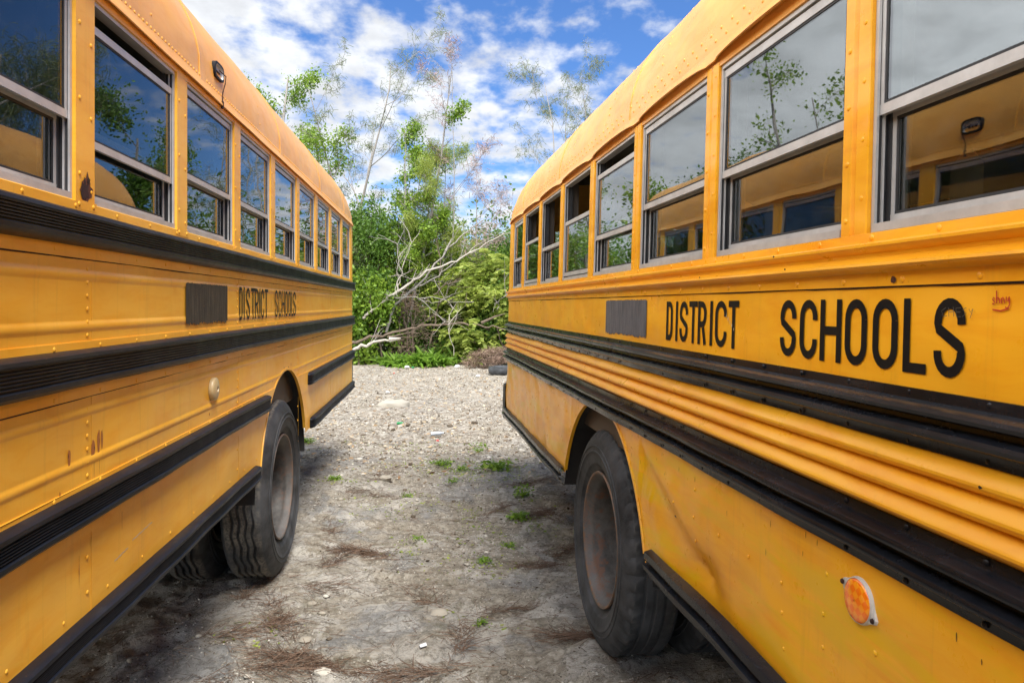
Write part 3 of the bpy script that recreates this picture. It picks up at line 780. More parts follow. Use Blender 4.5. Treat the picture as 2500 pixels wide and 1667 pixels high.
    hpf = hp + [(2*W2-i, z) for i, z in hp[-2::-1]]
    for u in np.arange(.75, LEN, 1.42):
        A_, B_ = [], []
        for j, (i, z) in enumerate(hpf):
            a, b = hpf[max(0, j-1)], hpf[min(len(hpf)-1, j+1)]; l = math.hypot(b[0]-a[0], b[1]-a[1]); n0, n1 = -(b[1]-a[1])/l, (b[0]-a[0])/l
            for q, lst in ((.0032, A_), (.0004, B_)): lst.append((0, (-W2+i+n0*q)*(W2-tilt*(z-wb))/W2, z+n1*q))
        rf.grid([[(u-.030, y, z) for _, y, z in B_], [(u-.0295, y, z) for _, y, z in A_], [(u+.030, y, z) for _, y, z in A_], [(u+.0305, y, z) for _, y, z in B_]])
    rf.build('roof', RF, bus, smooth=40)
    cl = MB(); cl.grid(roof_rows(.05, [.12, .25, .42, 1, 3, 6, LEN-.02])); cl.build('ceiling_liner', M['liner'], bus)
    # header strip + gutter on both sides
    for s in (sg, -sg):
        fn = putter(s); g_ = MB(); g_.grid([[fn(u, d, w) for w, d in ((head+.018, -.03), (head+.018, .0), (cfg['gut']+.004, .0))] for u in us])
        vis = s == sg
        rows = []
        for u in (np.arange(0, LEN, .0237) if vis else us):
            b_, dz = cfg['gutfn'](u, U) if vis else (.014, 0)
            G = cfg['gut']
            rows.append([fn(u, .001, G+.030), fn(u, .003, G+.022), fn(u, b_*.5, G+.006), fn(u, b_, G-.008+dz), fn(u, b_+.001, G-.013+dz), fn(u, b_-.003, G-.014+dz), fn(u, b_*.5-.003, G+.0), fn(u, .0, G+.006)])
        g_.grid(rows)
        g_.build('drip_rail', RF, bus, smooth=50)
    # rear wall, front wall
    rw = MB(); Wn = W2-rc
    sillr = sill-.05
    rw.box(-.002, .03, -Wn-.004, Wn+.004, wl0, sillr+.0, 0)
    rw.box(-.002, .03, -Wn-.004, Wn+.004, head, cfg['gut']+.012, 0)
    for a_, b_ in ((-Wn-.004, -.80), (-.42, -.33), (.33, .42), (.80, Wn+.004)): rw.box(-.0021, .0301, a_, b_, sillr, head, 0)
    for sx in (-1, 1): rw.tube([(-.003, sx*.34, .85), (-.003, sx*.34, head)], [.012, .012], 6, 2)
    rw.box(-.02, -.003, -.28, -.22, 1.3, 1.34, 2)
    wl = rw.build('rear_wall', [YB, M['liner'], M['chassis']], bus, smooth=None)
    gp = MB()
    for a_, b_ in ((-.80, -.42), (-.33, .33), (.42, .80)): gp.box(.012, .016, a_, b_, sillr, head)
    gp.build('rear_window', M[cfg['glass']], bus, smooth=None)
    for sx in (-1, 1):
        lp = MB(); lathe_pts = []
        for q, (r, d) in enumerate(((.075, 0), (.072, -.02), (.05, -.032), (.0, -.036))):
            lathe_pts.append([(-.002+d, sx*.93+r*math.cos(2*PI*i/20), 1.38+r*math.sin(2*PI*i/20)) for i in range(20)])
        lp.grid(lathe_pts, 0, True); lp.build('tail_light', M['red_lens'], bus)
    fwm = MB(); fwm.box(LEN-.03, LEN, -W2, W2, 1.0, 1.75); fwm.box(LEN-.03, LEN, -W2, W2, cfg['gut']-.02, cfg['gut']+.35)
    for a_, b_ in ((-W2, -1.12), (-.04, .04), (1.12, W2)): fwm.box(LEN-.031, LEN-.001, a_, b_, 1.75, cfg['gut']-.02)
    fwm.build('front_wall', YB, bus, smooth=None)
    gp = MB(); 
    for a_, b_ in ((-1.12, -.04), (.04, 1.12)): gp.box(LEN-.02, LEN-.015, a_, b_, 1.75, cfg['gut']-.02)
    gp.build('windscreen', M[cfg['glass']], bus, smooth=None)
    # hood
    hd = MB(); rows = []
    for u, wd, zt in ((LEN, .95, 1.72), (LEN+.5, .92, 1.68), (LEN+1.2, .84, 1.58), (LEN+1.34, .80, 1.48)):
        rows.append([(u, -wd, .75), (u, -wd, zt-.18), (u, -wd+.12, zt-.03), (u, 0, zt+.03), (u, wd-.12, zt-.03), (u, wd, zt-.18), (u, wd, .75)])
    hd.grid(rows); b = len(hd.v); hd.v.extend(rows[-1]); hd.f.append(tuple(range(b, b+7))); hd.m.append(0)
    hd.build('hood', YB, bus, smooth=30)
    for sx in (-1, 1):
        hl = MB(); hl.tube([(LEN+1.34, sx*.6, 1.05), (LEN+1.37, sx*.6, 1.05)], [.1, .09], 20); hl.build('headlight', M['white_pl'], bus)
    bm = MB(); bm.box(LEN+1.5, LEN+1.56, -1.15, 1.15, .55, .8); bm.box(LEN+.2, LEN+1.5, -.45, -.37, .6, .75); bm.box(LEN+.2, LEN+1.5, .37, .45, .6, .75)
    bm.build('front_bumper', M['bumper'], bus, smooth=None)
    # rear bumper: channel
    b0, b1 = cfg['bump']; bp = MB(); yb = W2-.01+cfg['bumpout']
    prof = [(-.15, b0+.02), (-.17, b0+.04), (-.155, b0+(b1-b0)*.33), (-.175, b0+(b1-b0)*.5), (-.155, b0+(b1-b0)*.67), (-.17, b1-.04), (-.15, b1-.01), (-.10, b1), (-.02, b1)]
    prof = [(-.02, b0), (-.10, b0)]+prof
    ys = [(-yb, .14), (-yb+.02, .07), (-yb+.08, .0), (0, -.02), (yb-.08, .0), (yb-.02, .07), (yb, .14)]
    bp.grid([[(x+off, y, z) for x, z in prof] for y, off in ys])
    for y, off in (ys[0], ys[-1]):
        b = len(bp.v); bp.v.extend([(x+off, y, z) for x, z in prof]); bp.f.append(tuple(range(b, b+len(prof)))); bp.m.append(0)
    bp.build('rear_bumper', M['bumper'], bus, smooth=30)
    # underside, wheel housings
    ud = MB(); ud.box(.05, LEN-.05, -W2+.062, W2-.062, .98, 1.02, 0)
    for u in np.arange(.35, LEN, .55): 
        if abs(u-ua) > A[2]+.05: ud.box(u, u+.05, -W2+.02, W2-.02, .90, .979)
    for sx in (-.45, .37): ud.box(.15, LEN+.2, sx, sx+.08, .62 if False else .72, .90)
    ud.tube([(ua, -1.0, .51), (ua, 1.0, .51)], [.065, .065], 12); ud.tube([(ua-.02, 0, .51), (ua+.12, 0, .51)], [.2, .12], 14)
    ud.tube([(ua+.1, 0, .55), (LEN, 0, .72)], [.05, .05], 10)
    ud.tube([(LEN*.45, -.7, .62), (LEN*.45+1.1, -.7, .62)], [.13, .13], 14)
    for sx in (-1, 1):
        for y in (sx*.50, sx*.56): ud.box(ua-.65, ua+.65, min(y, y+sx*.05), max(y, y+sx*.05), .60, .66)
    ud.build('chassis', M['chassis'], bus, smooth=40)
    for s in (-1, 1):
        wh = MB(); rows = []
        for a in np.linspace(-.12, PI+.12, 30):
            u = ua+(A[2]+.03)*math.cos(a); z = max(A[1]+(A[2]+.03)*math.sin(a), .60); z = min(z, 1.24)
            rows.append([(u, s*(W2-.015), z), (u, s*(W2-.62), z)])
        wh.grid(rows)
        wh.build('wheel_housing', M['chassis'], bus, smooth=40)
    # wheels
    for s in (sg, -sg):
        for k_, inn in enumerate((0.0, .325)):
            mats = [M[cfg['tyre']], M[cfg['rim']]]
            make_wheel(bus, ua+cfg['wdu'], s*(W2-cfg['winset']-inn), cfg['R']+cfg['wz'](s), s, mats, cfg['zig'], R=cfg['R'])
        make_wheel(bus, LEN+.55, s*(W2-.12), .50, s, mats, cfg['zig'])
    # seats
    st = None
    for i in range(int((LEN-1.2)/.71)):
        for y in (-1.12, .17):
            u = .35+.71*i
            if st is None:
                m_ = MB()
                def rb(x0, x1, y0, y1, z0, z1, r=.03):
                    pr = [(x0+r, z0), (x1-r, z0), (x1, z0+r), (x1, z1-r), (x1-r, z1), (x0+r, z1), (x0, z1-r), (x0, z0+r)]
                    m_.grid([[(a, yy, b) for a, b in pr] for yy in (y0, y1)], 0, True)
                    for yy in (y0, y1):
                        b = len(m_.v); m_.v.extend([(a, yy, c) for a, c in pr]); m_.f.append(tuple(range(b, b+8))); m_.m.append(0)
                rb(0, .08, 0, .95, .40, .86); rb(.08, .46, 0, .95, .32, .43)
                for yy in (.1, .82): m_.tube([(.3, yy, 0), (.3, yy, .33)], [.015, .015], 6); m_.tube([(.04, yy, 0), (.04, yy, .42)], [.015, .015], 6)
                st = m_.build('seat', M['seat'], bus, smooth=50); st.location = (u, y, 1.02)
            else:
                o = st.copy(); COL.objects.link(o); o.parent = bus; o.location = (u, y, 1.02)
    return bus, putter(sg), U

def rail_profile(kind, w0, w1):
    H = w1-w0
    if kind == 'rib':      # fat rolled edges, five fine ribs between
        p = [(w0-.006, .0), (w0-.004, .012), (w0, .026), (w0+.008, .034), (w0+.018, .0345)]
        n = 6; a, b = w0+.022, w1-.016
        for i in range(n):
            q0 = a+(b-a)*i/n; q1 = a+(b-a)*(i+1)/n; h = q1-q0
            p += [(q0+h*.08, .0255), (q0+h*.32, .0255), (q0+h*.5, .0305), (q0+h*.8, .0305)]
        p += [(w1-.014, .0345), (w1-.006, .033), (w1-.001, .024), (w1+.002, .010), (w1+.003, .0)]
        return p
    if kind == 'c2':       # flanges and two rounded ridges
        p = [(w0, .0), (w0, .005), (w0+.016, .006)]
        for c in (w0+H*.34, w0+H*.68):
            for a in (-1, -.8, -.5, 0, .5, .8, 1):
                p.append((c+a*H*.125, .010+.028*math.sqrt(max(0, 1-abs(a)**2.6))))
        p += [(w1-.018, .006), (w1, .005), (w1, .0)]
        return p
    if kind == 'low':      # bottom skirt rail with two thin lips
        return [(w0-.03, -.01), (w0-.025, .008), (w0, .012), (w0+.004, .03), (w0+H*.3, .034), (w0+H*.38, .016), (w0+H*.55, .016), (w0+H*.62, .03), (w1-.006, .028), (w1, .01), (w1+.002, .0)]

def seam_riv(mb, fn, U, Z, ws, r=.0065, d=.001):
    for w in ws: dome(mb, fn, U(Z), w, d, r)

# ---------------------------------- LEFT BUS
def ridge(w0, w1, d=.0034):
    h = w1-w0
    return [(w0-.004, .0), (w0+.001, d*.6), (w0+h*.3, d), (w0+h*.7, d), (w1-.001, d*.5), (w1+.004, .0)]
LP = [(.738, 0), (1.012, .0), (1.0121, .003), (1.144, .003), (1.1441, 0)]
LP += ridge(1.190, 1.208) + ridge(1.318, 1.336)
LP += [(1.365, 0), (1.3651, .003), (1.507, .003), (1.5071, 0)] + ridge(1.535, 1.556) + ridge(1.664, 1.685)
LP += [(1.717, 0), (1.7171, .004), (1.8585, .004), (1.861, .0), (1.8611, -.03)]
def det_left(bus, mb, fn, U):
    for Z0 in (.48, 1.892, 3.30, 4.71, 6.12, 7.5):
        w = 1.03
        for lo, hi in ((.85, 1.0), (1.15, 1.36), (1.51, 1.73)):
            w = lo+.012
            while w < hi: dome(mb, fn, U(Z0), w, .001, .0062); w += .034 if lo > 1.1 else .09
        # lap of the sheet
        for lo, hi in ((.72, 1.011), (1.1445, 1.186), (1.212, 1.314), (1.34, 1.3645), (1.5075, 1.531), (1.56, 1.66), (1.69, 1.7165)):
            mb.grid([[fn(U(Z0)-.022, .0012, w) for w in (lo, hi)], [fn(U(Z0)-.0225, .0003, w) for w in (lo, hi)]])
            mb.grid([[fn(U(Z0)-.024, .0004, w) for w in (lo, hi)], [fn(U(Z0)-.0225, .0004, w) for w in (lo, hi)]], 3)
    Z = .55
    while Z < 7.7:
        for w in (1.733, 1.495, 1.375, 1.137): 
            if not (w < 1.2 and 3.75 < Z < 4.98): dome(mb, fn, U(Z), w, .003, .0065)
        dome(mb, fn, U(Z+.1), 1.847, .004, .006)
        if not 3.7 < Z < 5.0:
            dome(mb, fn, U(Z+.05), .833, .0, .0055)
        Z += .235
    for Z, w, r1, r2, mm in ((1.80, 1.225, .008, .028, 2), (1.797, 1.23, .004, .012, 1), (1.925, 1.22, .013, .035, 2), (1.93, 1.225, .005, .012, 1), (1.955, 1.235, .010, .040, 2), (1.958, 1.24, .004, .015, 1),
                             (1.975, 1.24, .007, .03, 2), (1.755, 1.145, .004, .010, 2), (2.9, 1.17, .008, .006, 2), (4.3, 1.232, .008, .012, 2), (4.5, 1.235, .008, .012, 2), (4.0, 1.19, .01, .01, 2), (4.42, 1.225, .012, .006, 1)):
        blob(mb, fn, U(Z), w, r1, r2, .0009, mm, seed=int(Z*1000))
    for Z, w in ((1.93, 1.17), (1.96, 1.18), (2.10, 1.0), (1.85, .93)):
        blob(mb, fn, U(Z), w, .0018, .05, .0008, 2, seed=int(Z*99), jag=.6)
    for q, w in enumerate((1.7171, 1.3651, 1.1435)): gapline(mb, fn, U, w, .0032, q)
    # long pale scratches on the lower panel
    for a, b, w_, w2_ in ((2.17, 2.32, .905, .915), (2.05, 2.14, .885, .893)):
        n = 12; L = [fn(U(a+(b-a)*i/n), .0012, w_+(w2_-w_)*i/n+.001*math.sin(i*2)) for i in range(n+1)]
        R_ = [fn(U(a+(b-a)*i/n), .0012, w_+(w2_-w_)*i/n+.0035+.001*math.sin(i*2)) for i in range(n+1)]
        mb.grid([L, R_], 4)
def gapline(mb, fn, U, w, d, seed, m=3):
    r_ = random.Random(seed); Z = 7.6 if fn is not None else 0
    a = U(7.6) if U(7.6) > .1 else .15; L = []; R_ = []; u = max(.15, a); h = .0016
    while u < 9.0:
        h = max(.0006, min(.0034, h+r_.gauss(0, .0006)))
        L.append(fn(u, d, w-.0002)); R_.append(fn(u, d*.4, w-h-.0006)); u += .045
    mb.grid([L, R_], m)
def pil_left(p, fn, a, b, sill, vis):
    # little clip at the pillar foot
    if vis and a > 0:
        p.grid([[fn(a-.006, .0045, w) for w in (sill-.020, sill+.003)], [fn(b+.006, .0045, w) for w in (sill-.020, sill+.003)]])
        dome(p, fn, a+.012, sill-.008, .004, .0075); dome(p, fn, b-.012, sill-.008, .004, .0075)
        if abs(a-(7.80-1.93)*1.0049) < .03:
            blob(p, fn, (a+b)/2-.002, sill+.038, .040, .044, .0032, 2, seed=5, jag=.5, n=22)
            blob(p, fn, (a+b)/2+.006, sill+.030, .026, .034, .0040, 3, seed=9, jag=.6, n=18)
            blob(p, fn, (a+b)/2-.012, sill+.058, .012, .010, .0041, 3, seed=11, jag=.5)
def riv_left(rd, LEN, U):
    Z = .3
    while Z < 7.6: rd(U(Z), .036, .0065); Z += .031
    for Z0 in (.9, 2.31, 3.72, 5.13, 6.54):
        for i in range(14): rd(U(Z0)+(.012 if i % 2 else -.012), .08+.045*i, .005)
LW = [(1.83+.71*k+.10, 1.83+.71*(k+1), .045 if k == 0 else 0.0) for k in range(-6, 7)] + [(6.90, 7.50, 0.0)]
LW[12] = (6.19, 6.80, 0.0)
LPL = [(1.83+.71*k, 1.83+.71*k+.10) for k in range(-6, 7)] + [(6.80, 6.90), (7.50, 7.80)]
LPL[12] = (6.09, 6.19)
left = dict(sag=lambda Z: 0, name='school_bus', label='yellow school bus on the left with ribbed black rub rails and a black painted-out patch', sgn=1, tan=-.0994, c=.905, Zr=7.80, roll=0.0, len=11.2,
    paint='yellowL', roofm='roofL', rail='railL', belt=1.86, tilt=0.0, arch=(4.36, .56, .655), archtop=2, skirt=.738, sill=1.861, head=2.385, mid=2.060, gut=2.435,
    prof=LP, dent=lambda u, w: .0012*math.sin(u*5.1+w*9)*math.sin(w*12+u), details=det_left, pildet=pil_left, roofriv=riv_left, pil='flat', prsp=.19,
    rails=[(1.752, 1.832, 'rib', None, None, 1), (1.398, 1.486, 'rib', None, None, 1), (1.050, 1.130, 'rib', None, 3.86, 1), (1.050, 1.130, 'rib', 5.06, None, 1),
           (.735, .805, 'rib', None, 3.66, 1), (.735, .805, 'rib', 5.16, None, 1)],
    pillars=LPL, windows=LW, glass='glassL', rs=.05, rR=.50, crown=.07, gutfn=lambda u, U: (.014+.0012*math.sin(u*9), .0), bump=(.73, .99), bumpout=.0,
    tyre='tyreL', rim='rimL', zig=True, wdu=.0, winset=.0, wz=lambda s: 0.022, R=.508)
busL, fnL, UL = make_bus(left)

# ---------------------------------- RIGHT BUS
RP = [(.68, 0), (1.113, 0), (1.222, .0)]
for w0 in (1.224, 1.268, 1.312):
    RP += [(w0, .003), (w0+.004, .012), (w0+.009, .020), (w0+.014, .0235), (w0+.019, .024), (w0+.025, .021), (w0+.034, .012), (w0+.042, .005)]
RP += [(1.357, .0), (1.457, .0), (1.635, .0), (1.6351, .005), (1.660, .006), (1.663, .012), (1.667, .026), (1.672, .031), (1.677, .030), (1.682, .020), (1.690, .013), (1.697, .014), (1.703, .024), (1.708, .031), (1.713, .031), (1.717, .022), (1.720, .006), (1.7375, .005), (1.739, 0), (1.7391, -.03)]
def dent_right(u, w):
    d = .0014*math.sin(u*4.7+w*8)*math.sin(w*11-u*2)
    if w < 1.113:
        Z = 6.6-u/1.0099
        # big crease sweeping down from the arch towards the front
        if Z < 2.75:
            t = (2.70-Z); wc = 1.04-.42*t+.05*t*t; q = w-wc
            amp = math.exp(-((t-.25)/.42)**2)
            d += -.026*amp*math.exp(-(max(0, -q)/.16)**2)*(1/(1+math.exp(q/.010)))
            wc2 = .93-.75*t; q2 = w-wc2
            d += .020*math.exp(-((t-.16)/.16)**2)*math.exp(-abs(q2)/.012)
            d += -.022*math.exp(-((Z-2.15)/.10)**2-((w-.82)/.05)**2)
        if Z > 3.9:
            d += .0045*math.sin(u*14)*math.sin(w*16+u*6)
        e = min(1, max(0, (1.113-w)/.03)); d *= e
    else: d *= .3
    return d
def det_right(bus, mb, fn, U):
    Z = .42
    while Z < 6.5:
        dome(mb, fn, U(Z), 1.646, .005, .0075); dome(mb, fn, U(Z+.09), 1.728, .005, .0075)
        Z += .178
    for Z0 in (.9, 2.31, 3.72, 5.13, 6.3):
        for w in (1.236, 1.280, 1.324): dome(mb, fn, U(Z0), w+.004, .010, .006)
        for i in range(6): dome(mb, fn, U(Z0), 1.47+.03*i, .0, .0035)
    r = random.Random(3)
    # rivets on the lower panel (measured positions)
    for x, y in ((1695,1198),(1643,1222),(1688,1258),(1692,1310),(1743,1298),(1806,1344),(1877,1399),(1973,1379),(1878,1464),(1965,1468),(1883,1544),(1969,1541),(2085,1553)):
        pass
    for X, Y in ((248,325),(111,404),(240,502),(252,653),(398,617),(587,751),(797,916),(1088,862),(801,1107),(1065,1116),(813,1338),(1061,1328),(1395,1365)):
        xd = (1600+X/2.6133)*.9408; yd = (1067+Y/2.6133)*.9408; dx = xd-938
        c = .868; 
        for _ in range(3): h = 1.6-(yd-698)/dx*c; c = .835+.03*h
        dome(mb, fn, U(c*F/dx), h, .0005, .0058)
    for i in range(7):
        for w in (.78, .90, 1.02): dome(mb, fn, U(3.98+.32*i+.05*math.sin(i*3+w*20)), w, .0, .0055)
    for a in np.linspace(.35, 1.15, 9):      # rivets round the arch edge
        for s_ in (-1, 1):
            dome(mb, fn, U(3.36)+s_*.763*math.cos(a), .414+.763*math.sin(a), .003, .0045)
    gapline(mb, fn, U, 1.6351, .0052, 9)
    for i in range(26): blob(mb, fn, U(1.0+r.random()*2.6), 1.0+r.random()*.1, .0012, .006+.006*r.random(), .001, 3, n=7, seed=i)
    for i in range(8):
        zz = .9+r.random()*2.5; blob(mb, fn, U(zz), random.choice((1.68, 1.712, 1.33, 1.29, 1.245)), .005, .003, .031, 3, n=7, seed=i+50)
    blob(mb, fn, U(1.333), 1.646, .009, .007, .0075, 1, seed=4)
    for q in range(5): blob(mb, fn, U(1.99+.012*q), 1.535+.009*q, .0025, .008, .0022, 4, n=9, seed=q+80, jag=.6)
def gut_right(u, U):
    Z = 6.6-u/1.0099
    t = ((Z-1.508)/.7115) % 1.0      # 0 at the pillar's front edge going back
    e = math.sin(PI*min(1, t/.88))**.45 if t < .88 else 0
    return .012+.017*e, .004*e
def pil_right(p, fn, a, b, sill, vis): pass
def riv_right(rd, LEN, U):
    Z = .3; i = 0
    while Z < 6.4:
        rd(U(Z), .055+(.028 if i % 2 else 0), .0062); Z += .036; i += 1
    for Z0 in (.9, 1.61+.71, 2.32+.71, 3.74, 4.45, 5.16, 5.87):
        for i in range(15): rd(U(Z0-.35)+(.014 if i % 2 else -.014), .11+.040*i, .006)
RW = [(1.508+.7115*k, 1.508+.7115*(k+1)-.085, dt) for k, dt in ((-6,0),(-5,0),(-4,0),(-3,0),(-2,0),(-1,0),(0,0),(1,0),(2,.055),(3,.215),(4,None),(5,.23))] + [(5.777, 6.29, 0)]
RPL = [(1.508+.7115*k-.085, 1.508+.7115*k) for k in range(-6, 7)] + [(6.29, 6.6)]
right = dict(sag=lambda Z: .030*math.exp(-((Z-2.0)/.38)**2), name='school_bus', label='yellow school bus on the right with rusty rimmed bald rear tyre and dented lower panel', sgn=-1, tan=-.1408, c=.883, Zr=6.60, roll=.029, len=10.0,
    paint='yellowR', roofm='roofR', rail='railR', belt=1.735, tilt=.0, arch=(3.36, .414, .741), archtop=1.113, skirt=.68, sill=1.739, head=2.275, mid=1.965, gut=2.325,
    prof=RP, dent=dent_right, details=det_right, pildet=pil_right, roofriv=riv_right, pil='groove', prsp=.115,
    rails=[(1.113, 1.222, 'c2', None, None, 1), (1.357, 1.457, 'c2', None, None, 1), (.665, .735, 'low', None, 2.60, 1), (.635, .705, 'low', 4.06, None, 1)],
    pillars=RPL, windows=RW, glass='glassR', rs=.03, rR=.50, crown=.07, gutfn=gut_right, bump=(.60, .90), bumpout=.02,
    tyre='tyreR', rim='rimR', zig=False, wdu=-.05, winset=.012, wz=lambda s: .020, R=.50)
busR, fnR, UR = make_bus(right)
busR.name = 'school_bus.001'

# lettering
def word(bus, fn, U, name, w0, ht, mat, spans, d, t, near_first):
    """spans: (char, Zstart, Zend) in reading order; near_first: reading goes away from the camera"""
    mb = MB()
    for ch, za, zb in spans:
        wd = abs(za-zb)*1.005
        for pl in glyph(ch, wd, ht, min(t, wd*.98)):
            def put(x, y):
                Z = za+(x/1.005)*(1 if zb > za else -1)
                return fn(U(Z), d, w0+y)
            stroke_mesh(mb, pl, min(t, wd*.98), put)
    mb.build('lettering', mat, bus, smooth=None)
def zr(X):   # right bus, crop x -> depth
    return .883*F/((1600+X/2.6133)*.9408-938)
def zl(X):
    return .905*F/(1008-(X/2.6133)*.9408)
RS1 = [('D',75,115),('I',132,150),('S',160,212),('T',220,273),('R',277,331),('I',350,374),('C',387,461),('T',471,538)]
RS2 = [('S',804,905),('C',929,1040),('H',1059,1195),('O',1218,1359),('O',1395,1556),('L',1591,1741),('S',1787,1990)]
for RS in (RS1, RS2): word(busR, fnR, UR, 'w', 1.482, .130, M['letter'], [(c, zr(a), zr(b)) for c, a, b in RS], .0022, .0178, False)
LS1 = [('D',1521,1542),('I',1549,1556),('S',1566,1589),('T',1596,1622),('R',1622,1645),('I',1649,1656),('C',1660,1680),('T',1683,1706)]
LS2 = [('S',1749,1768),('C',1773,1790),('H',1794,1812),('O',1815,1832),('O',1836,1852),('L',1855,1866),('S',1866,1884)]
for LS in (LS1, LS2): word(busL, fnL, UL, 'w', 1.531, .150, M['letterL'], [(c, zl(a), zl(b)) for c, a, b in LS], .0046, .0150, True)

def rect_patch(bus, fn, U, Z0, Z1, w0, w1, d, mat, seed, nw=.008):
    mb = MB(); r = random.Random(seed); n = 60; rows = []
    for i in range(n+1):
        Z = Z0+(Z1-Z0)*i/n
        a = w0 + nw*(r.random()-.3); b = w1+nw*.25*(r.random()-.5)
        if i in (0, n): a += .006; b -= .006
        rows.append([fn(U(Z), d, a+(b-a)*j/6) for j in range(7)])
    mb.grid(rows); mb.build('painted_patch', mat, bus, smooth=None)
rect_patch(busL, fnL, UL, 2.62, 3.135, 1.527, 1.680, .0044, M['patchL'], 1, .014)
rect_patch(busR, fnR, UR, 2.72, 3.28, 1.476, 1.620, .0022, M['patchR'], 2, .012)
# handwriting: shny
def scribble(bus, fn, U, lines, mat, Zof, wof, d, t):
    mb = MB()
    for pl in lines: stroke_mesh(mb, pl, t, lambda x, y: fn(U(Zof(x)), d, wof(y)))
    mb.build('handwriting', mat, bus, smooth=None)
K = 1.155; sc_ = .00001
lines = [[(.10,.55),(.03,.62),(0,.5),(.09,.38),(.06,.25),(-.02,.28)], [(.18,1),(.2,.3)], [(.2,.55),(.27,.62),(.33,.5),(.34,.3)], [(.42,.6),(.43,.3)], [(.43,.5),(.5,.62),(.56,.5),(.58,.3)],
         [(.66,.65),(.67,.45),(.75,.42),(.80,.66)], [(.80,.66),(.82,.2),(.72,.0),(.62,.1)], [(0,-.05),(.4,-.12),(.8,.02)]]
scribble(busR, fnR, UR, [[(x*.038, y*.027) for x, y in l] for l in lines], M['red_ink'], lambda x: .883*F/(2282-938)-x, lambda y: 1.595+y, .0022, .0022)
lines2 = [[(.2,.9),(.02,.6),(.1,.1),(.25,.15)], [(.3,.9),(.33,.1)], [(.33,.5),(.5,.55)], [(.5,.95),(.52,.1)], [(.8,.9),(.6,.85),(.62,.1),(.8,.1)], [(.62,.5),(.78,.5)], [(1,.9),(.85,.7),(1.0,.4),(.85,.1)], [(1.1,.8),(1.15,.5),(1.25,.8),(1.15,.0)]]
M['scr_grey'] = simple('scratched_grey', (0.10, 0.09, 0.07), (0.07, 0.06, 0.05), 30, 0.6)
scribble(busR, fnR, UR, [[(x*.055, y*.018) for x, y in l] for l in lines2], M['scr_grey'], lambda x: zr(1832)-x, lambda y: 1.580+y, .0030, .0010)

# side marker on the right bus
def marker():
    Z, h = 1.412, 1.035; h0 = MB(); n = 40
    # flange with two ears along a tilted axis
    def outline(r):
        pts = []
        for i in range(n):
            a = 2*PI*i/n; rr = r
            e = abs(math.cos(a-math.radians(158)))**34; rr = r*(1+.34*e)
            pts.append((rr*math.cos(a), rr*math.sin(a)))
        return pts
    rows = []
    for r, d in ((.0445, .0), (.044, .004), (.043, .0055)): rows.append([fnR(UR(Z)+x, d, h+y) for x, y in outline(r)])
    circ = lambda r, d: [fnR(UR(Z)+r*math.cos(2*PI*i/n), d, h+r*math.sin(2*PI*i/n)) for i in range(n)]
    rows += [circ(.0425, .006), circ(.0420, .0085), circ(.0412, .009), circ(.0405, .007)]
    h0.grid(rows, 0, True); b_ = h0
    for s_ in (-1, 1):
        a = math.radians(158); dome(h0, fnR, UR(Z)+s_*.052*math.cos(a), h+s_*.052*math.sin(a), .008, .0055, 1, .8)
    hs = h0.build('marker_light', [M['white_pl'], M['hole']], busR, smooth=40)
    L = MB(); L.grid([circ(.0406, .006), circ(.040, .0095), circ(.036, .012), circ(.022, .0138), circ(.002, .0142)], 0, True)
    L.build('lens', M['amber'], hs, smooth=60)
marker()
def beige_lamp():
    Z, h = 2.935, 1.265; n = 36; L = MB(); circ = lambda r, d: [fnL(UL(Z)+r*math.cos(2*PI*i/n), d, h+r*math.sin(2*PI*i/n)) for i in range(n)]
    L.grid([circ(.045, .0), circ(.046, .010), circ(.044, .016), circ(.040, .018), circ(.030, .021), circ(.012, .023), circ(.011, .019), circ(.001, .019)], 0, True)
    dome(L, fnL, UL(Z), h, .019, .006, 1)
    L.build('marker_light', [M['lamp_beige'], M['rust']], busL, smooth=50)
beige_lamp()
def broken_lamp(bus, fn, U, Z, h, d0):
    mb = MB(); n = 24
    def ring(ru, rw, d):
        return [fn(U(Z)+ru*np.sign(math.cos(2*PI*i/n))*abs(math.cos(2*PI*i/n))**.5, d, h+rw*np.sign(math.sin(2*PI*i/n))*abs(math.sin(2*PI*i/n))**.5) for i in range(n)]
    mb.grid([ring(.062, .034, d0), ring(.062, .034, d0+.014), ring(.050, .025, d0+.014)], 2, True)
    mb.grid([ring(.050, .025, d0+.014), ring(.048, .023, d0+.003), ring(.001, .001, d0+.003)], 0, True)
    for q in (-.02, 0, .018): dome(mb, fn, U(Z)+q, h-.002, d0+.004, .006, 1, .8)
    p = [fn(U(Z)+.0, d0+.012, h+.005), fn(U(Z)-.03, d0+.03, h-.01), fn(U(Z)-.035, d0+.025, h-.04), fn(U(Z)-.02, d0+.02, h-.08), fn(U(Z)-.022, d0+.018, h-.115)]
    mb.tube(p, [.0022]*5, 6, 1); mb.tube([p[-1], fn(U(Z)-.023, d0+.018, h-.145)], [.006, .006], 8, 1)
    mb.build('roof_marker_light', [M['alu'], M['hole'], M['bumper']], bus, smooth=40)
broken_lamp(busL, fnL, UL, 3.02, 2.555, -.008)

